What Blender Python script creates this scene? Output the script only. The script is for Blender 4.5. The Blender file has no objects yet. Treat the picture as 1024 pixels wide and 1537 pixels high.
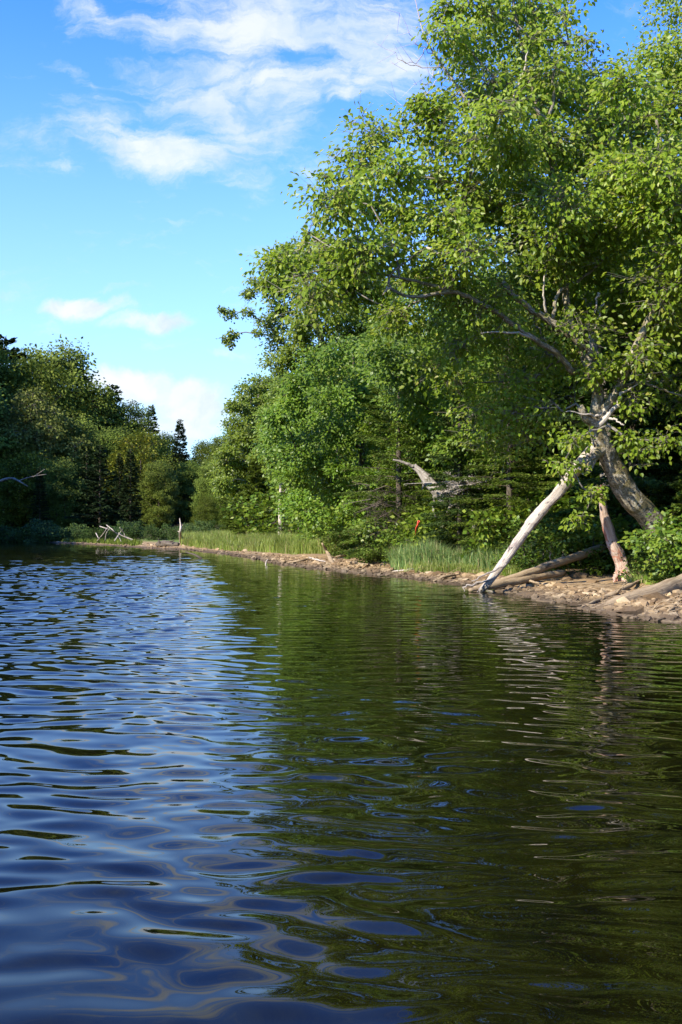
import bpy, math, random
import numpy as np
from mathutils import Vector, Matrix, noise as mnoise

S = bpy.context.scene
col = S.collection
rng = np.random.default_rng(7)
random.seed(7)
R = math.radians

# ---------------------------------------------------------------- camera, sky, sun
F = 1500.0                      # focal length in photo pixels
TH = math.atan(26.5 / F)        # pitch up
CAM = np.array([0.0, 0.0, 1.0])
cd = bpy.data.cameras.new('camera')
cam = bpy.data.objects.new('camera', cd); col.objects.link(cam)
cam.location = CAM; cam.rotation_euler = (R(90) + TH, 0, 0)
cd.sensor_fit = 'VERTICAL'; cd.sensor_height = 36; cd.lens = 36 * F / 1537
cd.clip_start = 0.05; cd.clip_end = 3000
S.camera = cam

SUN_EL, SUN_AZ = 35.0, 131.0     # azimuth: degrees left of the view direction
to_sun = Vector((-math.sin(R(SUN_AZ)) * math.cos(R(SUN_EL)), math.cos(R(SUN_AZ)) * math.cos(R(SUN_EL)), math.sin(R(SUN_EL))))
SUNV = np.array(to_sun)
ld = bpy.data.lights.new('sun', 'SUN'); ld.energy = 5.0; ld.angle = R(0.5); ld.color = (1.0, 0.93, 0.80)
lo = bpy.data.objects.new('sun', ld); col.objects.link(lo)
lo.rotation_euler = to_sun.to_track_quat('Z', 'Y').to_euler()

S.view_settings.view_transform = 'Standard'; S.view_settings.look = 'None'
S.view_settings.exposure = 1.15; S.view_settings.gamma = 1
S.cycles.max_bounces = 6; S.cycles.diffuse_bounces = 3; S.cycles.glossy_bounces = 3
S.cycles.transmission_bounces = 3; S.cycles.sample_clamp_indirect = 4
S.cycles.caustics_reflective = False; S.cycles.caustics_refractive = False

class NT:
    """small helper for node graphs"""
    def __init__(s, tree): s.t = tree; s.n = tree.nodes; s.l = tree.links
    def new(s, typ, **kw):
        n = s.n.new(typ)
        for k, v in kw.items():
            if k.startswith('i_'):
                s.set(n, k[2:], v)
            else: setattr(n, k, v)
        return n
    def set(s, n, key, v):
        key = int(key) if key.isdigit() else key
        sock = n.inputs[key]
        if hasattr(v, 'is_output') or isinstance(v, bpy.types.NodeSocket): s.l.new(v, sock)
        else: sock.default_value = v
    def math(s, op, a, b=None, c=None, clamp=False):
        n = s.n.new('ShaderNodeMath'); n.operation = op; n.use_clamp = clamp
        for i, v in enumerate((a, b, c)):
            if v is not None: s.set(n, str(i), v)
        return n.outputs[0]
    def ramp(s, fac, stops):
        n = s.n.new('ShaderNodeValToRGB'); s.l.new(fac, n.inputs[0])
        e = n.color_ramp.elements
        while len(e) > 1: e.remove(e[-1])
        e[0].position = stops[0][0]; e[0].color = tuple(stops[0][1]) + (1,)
        for p, c in stops[1:]:
            q = e.new(p); q.color = tuple(c) + (1,)
        return n.outputs[0]
    def smooth(s, v, lo, hi, tlo=0.0, thi=1.0):
        n = s.n.new('ShaderNodeMapRange'); n.interpolation_type = 'SMOOTHSTEP'
        s.l.new(v, n.inputs[0])
        n.inputs[1].default_value = lo; n.inputs[2].default_value = hi
        n.inputs[3].default_value = tlo; n.inputs[4].default_value = thi
        return n.outputs[0]
    def noise(s, vec, scale, detail=4, rough=0.55, dist=0.0):
        n = s.n.new('ShaderNodeTexNoise'); n.inputs['Scale'].default_value = scale
        n.inputs['Detail'].default_value = detail; n.inputs['Roughness'].default_value = rough
        n.inputs['Distortion'].default_value = dist
        if vec is not None: s.l.new(vec, n.inputs['Vector'])
        return n.outputs['Fac']
    def mix(s, fac, a, b, typ='RGBA', blend='MIX'):
        n = s.n.new('ShaderNodeMix'); n.data_type = typ
        if typ == 'RGBA': n.blend_type = blend
        idx = {'RGBA': (6, 7, 2), 'FLOAT': (2, 3, 0)}[typ]
        s.set(n, '0', fac)
        for k, v in zip(idx[:2], (a, b)):
            if isinstance(v, tuple) and len(v) == 3: v = v + (1,)
            s.set(n, str(k), v)
        return n.outputs[idx[2]]

# world: physical sky with clouds laid out by direction
w = bpy.data.worlds.new('World'); S.world = w; w.use_nodes = True
nt = NT(w.node_tree); nt.n.clear()
sky = nt.new('ShaderNodeTexSky', sky_type='NISHITA', sun_disc=False, sun_elevation=R(SUN_EL),
             sun_rotation=R(-SUN_AZ), air_density=1.0, dust_density=0.3, ozone_density=1.5, altitude=200)
hs = nt.new('ShaderNodeHueSaturation', i_Hue=0.492, i_Saturation=1.12, i_Value=1.0, i_Color=sky.outputs[0])
hs = nt.new('ShaderNodeMix', data_type='RGBA', blend_type='MULTIPLY', i_0=1.0, i_6=hs.outputs[0], i_7=(0.69, 0.99, 1.34, 1))
tc = nt.new('ShaderNodeTexCoord'); sp = nt.new('ShaderNodeSeparateXYZ'); nt.l.new(tc.outputs['Generated'], sp.inputs[0])
dx, dy, dz = sp.outputs
yy = nt.math('MAXIMUM', dy, 0.06)
u0 = nt.math('DIVIDE', dx, yy); v0 = nt.math('DIVIDE', dz, yy)
cb = nt.new('ShaderNodeCombineXYZ', i_X=u0, i_Y=v0, i_Z=0.0)
# warp
nz = nt.new('ShaderNodeTexNoise', i_Scale=9.0, i_Detail=9.0, i_Roughness=0.6); nt.l.new(cb.outputs[0], nz.inputs['Vector'])
wv = nt.new('ShaderNodeVectorMath', operation='MULTIPLY_ADD'); nt.l.new(nz.outputs['Color'], wv.inputs[0])
wv.inputs[1].default_value = (0.10, 0.07, 0); nt.l.new(cb.outputs[0], wv.inputs[2])
wo = nt.new('ShaderNodeVectorMath', operation='SUBTRACT'); nt.l.new(wv.outputs[0], wo.inputs[0]); wo.inputs[1].default_value = (0.05, 0.035, 0)
s2 = nt.new('ShaderNodeSeparateXYZ'); nt.l.new(wo.outputs[0], s2.inputs[0]); u, v = s2.outputs[0], s2.outputs[1]
def blob(px, py, rx, ry, deg, gain=1.0, soft=1.6):
    cx, cy = (px - 512) / F, (795 - py) / F
    c, s_ = math.cos(R(deg)), math.sin(R(deg))
    a = nt.math('SUBTRACT', u, cx); b = nt.math('SUBTRACT', v, cy)
    p = nt.math('ADD', nt.math('MULTIPLY', a, c * F / rx), nt.math('MULTIPLY', b, s_ * F / rx))
    q = nt.math('ADD', nt.math('MULTIPLY', a, -s_ * F / ry), nt.math('MULTIPLY', b, c * F / ry))
    d = nt.math('SQRT', nt.math('ADD', nt.math('MULTIPLY', p, p), nt.math('MULTIPLY', q, q)))
    return nt.math('MULTIPLY', nt.smooth(d, 0.15, soft, 1, 0), gain)
def vmax(lst):
    o = lst[0]
    for k in lst[1:]: o = nt.math('MAXIMUM', o, k)
    return o
high = vmax([blob(430, 30, 225, 75, 4, 1.0), blob(360, 125, 135, 75, -8, 0.95), blob(380, 180, 110, 34, 0, 1.0), blob(560, 100, 110, 60, 0, 0.85), blob(235, 215, 115, 40, -12, 1.0),
             blob(330, 250, 80, 32, -20, 0.7), blob(90, 95, 55, 13, -24, 0.75), blob(150, 30, 80, 30, -20, 0.5), blob(230, 320, 60, 9, -8, 0.4), blob(395, 370, 50, 10, -20, 0.45),
             blob(60, 230, 200, 60, 10, 0.2), blob(530, 150, 40, 24, 0, 0.8), blob(470, 240, 60, 22, 10, 0.45)])
low = vmax([blob(125, 455, 62, 17, 0, 1.0), blob(232, 480, 62, 20, -2, 1.0), blob(325, 535, 36, 12, 0, 0.6), blob(180, 428, 40, 9, 0, 0.45),
            blob(195, 585, 75, 28, -8, 1.0), blob(290, 612, 72, 32, -12, 1.05), blob(310, 640, 60, 22, 0, 0.7), blob(200, 640, 120, 26, 0, 0.7), blob(620, 680, 200, 40, 0, 0.7), blob(-250, 600, 260, 60, 0, 0.9)])
st = nt.new('ShaderNodeMapping'); nt.l.new(wo.outputs[0], st.inputs[0]); st.inputs['Rotation'].default_value = (0, 0, R(-24)); st.inputs['Scale'].default_value = (9, 30, 1)
stre = nt.noise(st.outputs[0], 1.0, 8, 0.65, 0.4)
fine = nt.noise(wo.outputs[0], 16.0, 8, 0.6, 0.3)
hi_d = nt.smooth(nt.math('ADD', high, nt.math('MULTIPLY', nt.math('SUBTRACT', nt.math('ADD', nt.math('MULTIPLY', stre, .95), nt.math('MULTIPLY', fine, .45)), 0.7), 2.8)), 0.10, 1.2, 0, 0.84)
lo_d = nt.smooth(nt.math('ADD', low, nt.math('MULTIPLY', nt.math('SUBTRACT', fine, 0.5), 2.0)), 0.15, 1.0, 0, 0.95)
# scattered cloud for the rest of the sky (beside and behind the camera)
zz = nt.math('ADD', nt.math('MAXIMUM', dz, 0.0), 0.22)
cg = nt.new('ShaderNodeCombineXYZ', i_X=nt.math('DIVIDE', dx, zz), i_Y=nt.math('DIVIDE', dy, zz), i_Z=2.7)
gen = nt.smooth(nt.noise(cg.outputs[0], 1.1, 8, 0.6, 0.3), 0.56, 0.8, 0, 0.7)
back = nt.math('SUBTRACT', 1.0, nt.smooth(dy, -0.35, 0.12))
front = nt.smooth(dy, 0.06, 0.3)
dens = nt.math('MAXIMUM', nt.math('MULTIPLY', nt.math('MAXIMUM', hi_d, lo_d), front), nt.math('MULTIPLY', gen, back))
bright = nt.noise(wo.outputs[0], 11.0, 5, 0.6)
ccol = nt.ramp(nt.smooth(bright, 0.3, 0.62), [(0.0, (2.1, 2.6, 3.2)), (1.0, (3.3, 3.38, 3.5))])
tint = nt.mix(nt.smooth(dz, 0.0, 0.75), (0.96, 0.96, 0.99), (0.36, 0.60, 1.20))
air = nt.mix(1.0, hs.outputs[2], tint, blend='MULTIPLY')
air = nt.mix(nt.smooth(dz, 0.5, 0.0, 0.0, 0.58), air, (2.3, 2.9, 3.3))
mx = nt.mix(dens, air, ccol)
bg = nt.new('ShaderNodeBackground', i_Color=mx, i_Strength=0.145)
nt.l.new(bg.outputs[0], nt.new('ShaderNodeOutputWorld').inputs[0])

# ---------------------------------------------------------------- geometry helpers
def P(px, py, Y):
    """photo pixel at depth Y (metres ahead of the camera) -> point"""
    c, s = math.cos(TH), math.sin(TH)
    uu = (768.5 - py) / F
    d = np.array([(px - 512) / F, c - s * uu, s + c * uu])
    return CAM + d * (Y / d[1])
def G(px, py, z=0.0):
    c, s = math.cos(TH), math.sin(TH)
    uu = (768.5 - py) / F
    d = np.array([(px - 512) / F, c - s * uu, s + c * uu])
    return CAM + d * ((z - CAM[2]) / d[2])
def unit(a):
    return a / np.maximum(np.linalg.norm(a, axis=-1, keepdims=True), 1e-9)
def runit(n): return unit(rng.normal(size=(n, 3)))

class MB:
    def __init__(s): s.V = []; s.T = []; s.q = []; s.t = []; s.n = 0
    def add(s, V, quads=None, tris=None, mat=0, smooth=False, tc=None):
        V = np.asarray(V, float).reshape(-1, 3)
        s.V.append(V); s.T.append(np.zeros_like(V) if tc is None else np.asarray(tc, float).reshape(-1, 3))
        if quads is not None and len(quads): s.q.append((np.asarray(quads) + s.n, mat, smooth))
        if tris is not None and len(tris): s.t.append((np.asarray(tris) + s.n, mat, smooth))
        s.n += len(V)
    def build(s, name, mats, parent=None, origin=None):
        V = np.concatenate(s.V); T = np.concatenate(s.T)
        if origin is not None: V = V - np.asarray(origin)
        me = bpy.data.meshes.new(name)
        me.vertices.add(len(V)); me.vertices.foreach_set('co', V.astype(np.float32).ravel())
        loops = []; starts = []; mi = []; sm = []; k = 0
        for lst, nv in ((s.q, 4), (s.t, 3)):
            for f, m, so in lst:
                loops.append(f.ravel()); starts.append(k + np.arange(len(f)) * nv); k += len(f) * nv
                mi.append(np.full(len(f), m)); sm.append(np.full(len(f), so))
        L = np.concatenate(loops); St = np.concatenate(starts)
        me.loops.add(len(L)); me.loops.foreach_set('vertex_index', L.astype(np.int32))
        me.polygons.add(len(St)); me.polygons.foreach_set('loop_start', St.astype(np.int32))
        me.polygons.foreach_set('material_index', np.concatenate(mi).astype(np.int32))
        me.polygons.foreach_set('use_smooth', np.concatenate(sm).astype(bool))
        if np.any(T):
            at = me.attributes.new('tc', 'FLOAT_VECTOR', 'POINT'); at.data.foreach_set('vector', T.astype(np.float32).ravel())
        me.update(calc_edges=True); me.validate()
        for m in (mats if isinstance(mats, (list, tuple)) else [mats]): me.materials.append(m)
        o = bpy.data.objects.new(name, me); col.objects.link(o)
        if parent is not None: o.parent = parent
        return o

def spline(pts, n):
    pts = np.asarray(pts, float)
    m = len(pts)
    if m == 2: 
        t = np.linspace(0, 1, n)[:, None]; return pts[0] * (1 - t) + pts[1] * t
    ext = np.vstack([2 * pts[0] - pts[1], pts, 2 * pts[-1] - pts[-2]])
    out = []
    for tt in np.linspace(0, m - 1 - 1e-6, n):
        i = int(tt); t = tt - i
        p0, p1, p2, p3 = ext[i:i + 4]
        out.append(0.5 * (2 * p1 + (p2 - p0) * t + (2 * p0 - 5 * p1 + 4 * p2 - p3) * t * t + (3 * p1 - p0 - 3 * p2 + p3) * t ** 3))
    return np.array(out)

def tube(mb, path, rad, k=10, mat=0, rough=0.0, cap=True, seed=0, jag=0.0):
    """tapered tube with lumpy radius; tc = (cos, sin, length) for streaks along the grain"""
    path = np.asarray(path, float); n = len(path); rad = np.broadcast_to(rad, (n,)).astype(float)
    tan = unit(np.gradient(path, axis=0))
    a = np.cross(tan[0], [0, 0, 1]); a = np.cross(tan[0], [1, 0, 0]) if np.linalg.norm(a) < .1 else a
    a = unit(a); L = np.concatenate([[0], np.cumsum(np.linalg.norm(np.diff(path, axis=0), axis=1))])
    V = np.zeros((n, k, 3)); T = np.zeros((n, k, 3)); th = np.arange(k) * 2 * math.pi / k
    for i in range(n):
        a = unit(a - tan[i] * np.dot(a, tan[i])); b = np.cross(tan[i], a)
        for j in range(k):
            c, s_ = math.cos(th[j]), math.sin(th[j])
            r = rad[i]
            if rough:
                r *= 1 + rough * (mnoise.noise((c * 1.3 + seed, s_ * 1.3, L[i] * 2.2)) * 1.2 + mnoise.noise((c * 3 + seed, s_ * 3, L[i] * 7)) * .6)
            V[i, j] = path[i] + (a * c + b * s_) * r
            T[i, j] = (c * .15 + seed, s_ * .15, L[i])
    if jag:
        V[-1] += tan[-1] * rng.uniform(-jag, jag, (k, 1))
    V = V.reshape(-1, 3); T = T.reshape(-1, 3)
    i, j = np.meshgrid(np.arange(n - 1), np.arange(k), indexing='ij'); j2 = (j + 1) % k
    q = np.stack([i * k + j, i * k + j2, (i + 1) * k + j2, (i + 1) * k + j], -1).reshape(-1, 4)
    tr = []
    if cap:
        V = np.vstack([V, path[0], path[-1]]); T = np.vstack([T, T[0], T[-1]])
        c0, c1 = n * k, n * k + 1
        for jj in range(k):
            tr.append((c0, (jj + 1) % k, jj)); tr.append((c1, (n - 1) * k + jj, (n - 1) * k + (jj + 1) % k))
    mb.add(V, q, np.array(tr) if tr else None, mat, True, T)

def sticks(mb, A, B, ra, rb, mat=0, k=3):
    """batch of straight tapered twigs"""
    A = np.asarray(A); B = np.asarray(B); n = len(A)
    if n == 0: return
    ra = np.broadcast_to(ra, (n,)); rb = np.broadcast_to(rb, (n,))
    t = unit(B - A); s_ = unit(np.cross(t, np.array([0.31, 0.2, 0.93]))); b = np.cross(t, s_)
    th = np.arange(k) * 2 * math.pi / k
    ring = s_[:, None, :] * np.cos(th)[None, :, None] + b[:, None, :] * np.sin(th)[None, :, None]
    V = np.concatenate([A[:, None] + ring * ra[:, None, None], B[:, None] + ring * rb[:, None, None]], 1)
    base = np.arange(n)[:, None] * 2 * k
    q = np.concatenate([base + np.array([j, (j + 1) % k, k + (j + 1) % k, k + j]) for j in range(k)], 0)
    mb.add(V.reshape(-1, 3), q, None, mat, True)

def leaves(mb, pos, a, nrm, size, mat=0, aspect=0.70, six=False, fold=0.18):
    n = len(pos)
    if n == 0: return
    a = unit(a); nrm = unit(nrm - a * np.sum(nrm * a, -1, keepdims=True)); b = np.cross(nrm, a)
    L = (size * rng.uniform(.7, 1.25, n))[:, None]; W = L * aspect * rng.uniform(.8, 1.15, (n, 1)) * .5
    if six:
        up = nrm * W * fold * 2
        V = np.stack([pos, pos + a * L * .22 + b * W * .8 + up, pos + a * L * .6 + b * W * .85 + up, pos + a * L - nrm * L * .08,
                      pos + a * L * .6 - b * W * .85 + up, pos + a * L * .22 - b * W * .8 + up], 1)
        base = np.arange(n)[:, None] * 6
        q = np.concatenate([base + np.array([0, 1, 2, 3]), base + np.array([0, 3, 4, 5])], 0)
        mb.add(V.reshape(-1, 3), q, None, mat, False)
    else:
        V = np.stack([pos, pos + a * L * .42 + b * W, pos + a * L, pos + a * L * .42 - b * W], 1)
        base = np.arange(n)[:, None] * 4
        mb.add(V.reshape(-1, 3), base + np.array([0, 1, 2, 3]), None, mat, False)

# ---------------------------------------------------------------- materials
def mat(name):
    m = bpy.data.materials.new(name); m.use_nodes = True; t = NT(m.node_tree); t.n.clear()
    return m, t
def finish(m, t, shader, disp=None):
    o = t.new('ShaderNodeOutputMaterial'); t.l.new(shader, o.inputs[0])
    return m
def leaf_mat(name, stops, trans=0.35, tcol=(0.20, 0.30, 0.02), rough=0.42, spec=0.45, big=0.35):
    m, t = mat(name)
    geo = t.new('ShaderNodeNewGeometry'); oi = t.new('ShaderNodeObjectInfo')
    c = t.ramp(geo.outputs['Random Per Island'], stops)
    v = t.noise(geo.outputs['Position'], big, 2)
    hsv = t.new('ShaderNodeHueSaturation', i_Hue=t.math('ADD', 0.486, t.math('MULTIPLY', t.math('SUBTRACT', oi.outputs['Random'], .5), .02)), i_Saturation=1.0,
                i_Value=t.math('MULTIPLY', t.smooth(v, .3, .7, .8, 1.2), t.math('ADD', .88, t.math('MULTIPLY', oi.outputs['Random'], .24))), i_Color=c)
    p = t.new('ShaderNodeBsdfPrincipled', i_Roughness=rough); t.l.new(hsv.outputs[0], p.inputs['Base Color'])
    p.inputs['Specular IOR Level'].default_value = spec
    tr = t.new('ShaderNodeBsdfTranslucent')
    t.l.new(t.mix(0.5, hsv.outputs[0], tcol), tr.inputs[0])
    mx_ = t.new('ShaderNodeMixShader', i_0=trans); t.l.new(p.outputs[0], mx_.inputs[1]); t.l.new(tr.outputs[0], mx_.inputs[2])
    return finish(m, t, mx_.outputs[0])
M = {}
M['birch_leaf'] = leaf_mat('birch_leaf', [(0, (.12, .21, .014)), (.35, (.165, .26, .018)), (.7, (.215, .31, .025)), (.93, (.28, .35, .04)), (1, (.38, .37, .08))], .55, (.34, .42, .02), spec=.35)
M['maple_leaf'] = leaf_mat('maple_leaf', [(0, (.075, .165, .014)), (.5, (.12, .23, .02)), (.9, (.17, .28, .03)), (1, (.23, .30, .045))], .5, (.22, .34, .02), spec=.3)
M['mid_leaf'] = leaf_mat('mid_leaf', [(0, (.09, .165, .015)), (.5, (.14, .225, .022)), (1, (.21, .285, .038))], .5, (.27, .35, .02), spec=.3)
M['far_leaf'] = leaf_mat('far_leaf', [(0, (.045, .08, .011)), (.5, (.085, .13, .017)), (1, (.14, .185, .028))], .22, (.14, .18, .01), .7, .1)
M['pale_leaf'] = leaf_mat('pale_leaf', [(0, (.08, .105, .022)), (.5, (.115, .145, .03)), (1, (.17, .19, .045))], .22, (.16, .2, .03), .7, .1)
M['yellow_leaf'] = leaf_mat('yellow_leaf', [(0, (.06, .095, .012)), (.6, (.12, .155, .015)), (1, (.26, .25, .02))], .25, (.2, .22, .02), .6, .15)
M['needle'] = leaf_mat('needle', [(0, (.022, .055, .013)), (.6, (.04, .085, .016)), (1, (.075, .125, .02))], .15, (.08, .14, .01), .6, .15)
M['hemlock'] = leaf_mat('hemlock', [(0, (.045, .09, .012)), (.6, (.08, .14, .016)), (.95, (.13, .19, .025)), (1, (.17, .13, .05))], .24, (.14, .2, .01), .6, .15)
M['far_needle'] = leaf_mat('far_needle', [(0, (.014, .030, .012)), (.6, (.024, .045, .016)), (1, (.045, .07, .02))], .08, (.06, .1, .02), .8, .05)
M['grass'] = leaf_mat('grass', [(0, (.15, .22, .045)), (.5, (.21, .29, .06)), (.85, (.29, .34, .10)), (1, (.46, .38, .18))], .45, (.4, .5, .06), spec=.2)
M['reed'] = leaf_mat('reed', [(0, (.10, .18, .055)), (.5, (.17, .27, .085)), (.8, (.26, .34, .10)), (1, (.50, .42, .22))], .4, (.28, .42, .1), spec=.25)
M['shrub_leaf'] = leaf_mat('shrub_leaf', [(0, (.06, .125, .012)), (.5, (.10, .185, .018)), (1, (.20, .26, .03))], .38, (.28, .38, .02), spec=.3)

def wood_mat(name, cols, streak=(24, 24, 2.2), patch=6.0, patch_col=None, plo=.5, phi=.6, bump=.6, rough=.85, spots=None):
    m, t = mat(name)
    at = t.new('ShaderNodeAttribute', attribute_name='tc'); mp = t.new('ShaderNodeMapping'); t.l.new(at.outputs['Vector'], mp.inputs[0])
    mp.inputs['Scale'].default_value = streak
    n1 = t.noise(mp.outputs[0], 1.0, 7, .65, .3)
    c = t.ramp(n1, [(0.28, cols[0]), (.5, cols[1]), (.72, cols[2])])
    n2 = t.noise(at.outputs['Vector'], patch, 6, .6, .5)
    if patch_col: c = t.mix(t.smooth(n2, plo, phi), c, patch_col)
    h = n1
    if spots:
        n3 = t.noise(at.outputs['Vector'], spots[0], 4, .6, .2)
        c = t.mix(t.smooth(n3, spots[2], spots[2] + .05), c, spots[1])
        h = t.math('ADD', n1, t.math('MULTIPLY', n3, .5))
    p = t.new('ShaderNodeBsdfPrincipled', i_Roughness=rough); t.l.new(c, p.inputs['Base Color']); p.inputs['Specular IOR Level'].default_value = .2
    b = t.new('ShaderNodeBump', i_Strength=bump, i_Distance=.02, i_Height=h); t.l.new(b.outputs[0], p.inputs['Normal'])
    return finish(m, t, p.outputs[0])
M['birch_bark'] = wood_mat('birch_bark', [(.09, .07, .05), (.29, .245, .17), (.60, .55, .43)], (22, 22, 16), 5.0, (.17, .14, .065), .46, .58, 1.0, spots=(38, (.045, .038, .03), .55))
M['bleached'] = wood_mat('bleached', [(.19, .15, .11), (.42, .355, .28), (.62, .56, .46)], (40, 40, 2.5), 5.0, (.24, .19, .165), .52, .62, .9, spots=(9, (.10, .08, .07), .62))
M['red_wood'] = wood_mat('red_wood', [(.20, .11, .075), (.48, .34, .25), (.70, .60, .50)], (45, 45, 2.0), 4.0, (.42, .18, .11), .48, .58, 1.0, spots=(14, (.08, .05, .04), .62))
M['log_wood'] = wood_mat('log_wood', [(.15, .10, .055), (.29, .21, .12), (.42, .325, .195)], (35, 35, 2.0), 5.0, (.12, .085, .05), .56, .68, .7)
M['grey_twig'] = wood_mat('grey_twig', [(.25, .21, .17), (.42, .36, .29), (.55, .49, .40)])
M['dark_bark'] = wood_mat('dark_bark', [(.05, .038, .028), (.09, .07, .05), (.15, .125, .095)], (20, 20, 5), 6.0, (.12, .12, .08), .55, .7)
M['grey_bark'] = wood_mat('grey_bark', [(.12, .10, .08), (.22, .19, .15), (.36, .33, .27)], (18, 18, 6), 6.0, (.09, .08, .05), .5, .62)
M['lichen'] = leaf_mat('lichen', [(0, (.14, .13, .10)), (.6, (.22, .20, .17)), (1, (.32, .29, .25))], .1, (.2, .2, .15), .9, .1)
m, t = mat('ribbon'); p = t.new('ShaderNodeBsdfPrincipled', i_Roughness=.45); 
p.inputs['Base Color'].default_value = (.62, .07, .03, 1); M['ribbon'] = finish(m, t, p.outputs[0])

m, t = mat('rock_mat')
geo = t.new('ShaderNodeNewGeometry'); oi = t.new('ShaderNodeObjectInfo')
rnd = t.math('FRACT', t.math('ADD', geo.outputs['Random Per Island'], oi.outputs['Random']))
c = t.ramp(rnd, [(0, (.10, .062, .028)), (.4, (.19, .12, .055)), (.75, (.32, .22, .11)), (1, (.41, .31, .18))])
c = t.mix(t.smooth(t.noise(geo.outputs['Position'], 9, 6, .65), .4, .7, 0, .6), c, (.15, .105, .065))
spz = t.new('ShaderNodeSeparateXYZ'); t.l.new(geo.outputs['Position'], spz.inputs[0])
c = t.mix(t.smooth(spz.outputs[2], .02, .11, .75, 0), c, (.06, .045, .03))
p = t.new('ShaderNodeBsdfPrincipled', i_Roughness=.8); t.l.new(c, p.inputs['Base Color']); p.inputs['Specular IOR Level'].default_value = .2
b = t.new('ShaderNodeBump', i_Strength=.5, i_Distance=.02, i_Height=t.noise(geo.outputs['Position'], 30, 6, .6)); t.l.new(b.outputs[0], p.inputs['Normal'])
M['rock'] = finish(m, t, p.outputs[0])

m, t = mat('ground_mat')
geo = t.new('ShaderNodeNewGeometry'); at = t.new('ShaderNodeAttribute', attribute_name='shore')
pos = geo.outputs['Position']; n1 = t.noise(pos, 1.7, 8, .65); n2 = t.noise(pos, 12, 6, .65)
sand = t.ramp(n2, [(.3, (.14, .088, .042)), (.5, (.29, .192, .092)), (.7, (.40, .29, .155))])
sand = t.mix(t.smooth(n1, .45, .65, 0, .75), sand, (.20, .145, .09))
floor = t.ramp(n2, [(.3, (.035, .026, .016)), (.55, (.075, .055, .030)), (.75, (.07, .08, .03))])
sd = t.math('ADD', at.outputs['Fac'], t.math('MULTIPLY', t.math('SUBTRACT', n1, .5), 3.0))
turf = t.ramp(n2, [(.3, (.06, .09, .02)), (.6, (.13, .18, .04)), (.75, (.2, .22, .07))])
spy = t.new('ShaderNodeSeparateXYZ'); t.l.new(pos, spy.inputs[0])
isl = t.math('MULTIPLY', t.smooth(spy.outputs[1], 32, 36), t.smooth(spy.outputs[1], 78, 66))
floor = t.mix(t.math('MULTIPLY', isl, t.smooth(at.outputs['Fac'], 14, 8)), floor, turf)
c = t.mix(t.smooth(sd, 2.0, 4.2), sand, floor)
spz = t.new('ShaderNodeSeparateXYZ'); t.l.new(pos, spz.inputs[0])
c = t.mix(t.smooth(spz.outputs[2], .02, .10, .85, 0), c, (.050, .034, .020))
p = t.new('ShaderNodeBsdfPrincipled', i_Roughness=.9); t.l.new(c, p.inputs['Base Color']); p.inputs['Specular IOR Level'].default_value = .15
b = t.new('ShaderNodeBump', i_Strength=.8, i_Distance=.05, i_Height=n2); t.l.new(b.outputs[0], p.inputs['Normal'])
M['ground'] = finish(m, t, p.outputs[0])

m, t = mat('water_mat')
geo = t.new('ShaderNodeNewGeometry')
wn = t.noise(geo.outputs['Position'], 3.0, 7, .7, 1.0)
c = t.ramp(wn, [(.35, (.003, .003, .001)), (.6, (.007, .007, .001)), (.75, (.018, .017, .003))])
p = t.new('ShaderNodeBsdfPrincipled', i_Roughness=.01, i_IOR=1.34); t.l.new(c, p.inputs['Base Color'])
M['water'] = finish(m, t, p.outputs[0])

# ---------------------------------------------------------------- object tags
def tag(o, label=None, cat=None, group=None, kind=None):
    if label: o['label'] = label
    if cat: o['category'] = cat
    if group: o['group'] = group
    if kind: o['kind'] = kind
    return o
def empty(name, loc, label, cat, group=None):
    o = bpy.data.objects.new(name, None); col.objects.link(o); o.location = tuple(float(x) for x in loc); o.empty_display_size = .2
    return tag(o, label, cat, group)
def copy_thing(root, loc, rz, sc, label, group=None, squash=1.0):
    r = root.copy(); col.objects.link(r); r.location = tuple(float(x) for x in loc); r.rotation_euler = (0, 0, rz); r.scale = (sc * squash, sc * squash, sc)
    r['label'] = label
    if group: r['group'] = group
    elif 'group' in r: del r['group']
    for ch in list(root.children):
        c_ = ch.copy(); col.objects.link(c_); c_.parent = r
    return r

# ---------------------------------------------------------------- shoreline, ground, water
SH_PX = [(0, 811), (100, 816), (160, 819), (200, 822), (270, 825), (330, 831), (380, 838), (400, 843), (430, 848), (470, 853), (520, 858),
         (560, 862), (620, 868), (700, 878), (740, 885), (800, 897), (860, 912), (930, 925), (1024, 934)]
SH = [(-52, -60), (-50, -20), (-47, 20), (-43, 45), (-38, 70)] + [tuple(G(x, y)[:2]) for x, y in SH_PX] + [(5.2, 8.4), (8, 6.2), (13, 3.5), (20, 0), (30, -10), (40, -60)]
SH = np.array(SH)
def shore_dist(x, y):
    """signed distance to the shoreline, positive on land"""
    x = np.asarray(x, float); y = np.asarray(y, float); shp = x.shape
    x = x.ravel(); y = y.ravel(); best = np.full(x.shape, 1e9)
    for (x0, y0), (x1, y1) in zip(SH[:-1], SH[1:]):
        ddx, ddy = x1 - x0, y1 - y0; L2 = ddx * ddx + ddy * ddy
        tt = np.clip(((x - x0) * ddx + (y - y0) * ddy) / L2, 0, 1)
        best = np.minimum(best, np.hypot(x - x0 - tt * ddx, y - y0 - tt * ddy))
    # inside the lake polygon?
    poly = np.vstack([SH, [(40, -400), (-52, -400)]]); ins = np.zeros(x.shape, bool)
    j = len(poly) - 1
    for i in range(len(poly)):
        xi, yi = poly[i]; xj, yj = poly[j]
        with np.errstate(divide='ignore', invalid='ignore'):
            cnd = ((yi > y) != (yj > y)) & (x < (xj - xi) * (y - yi) / (yj - yi + 1e-12) + xi)
        ins ^= cnd; j = i
    return np.where(ins, -best, best).reshape(shp)
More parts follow.
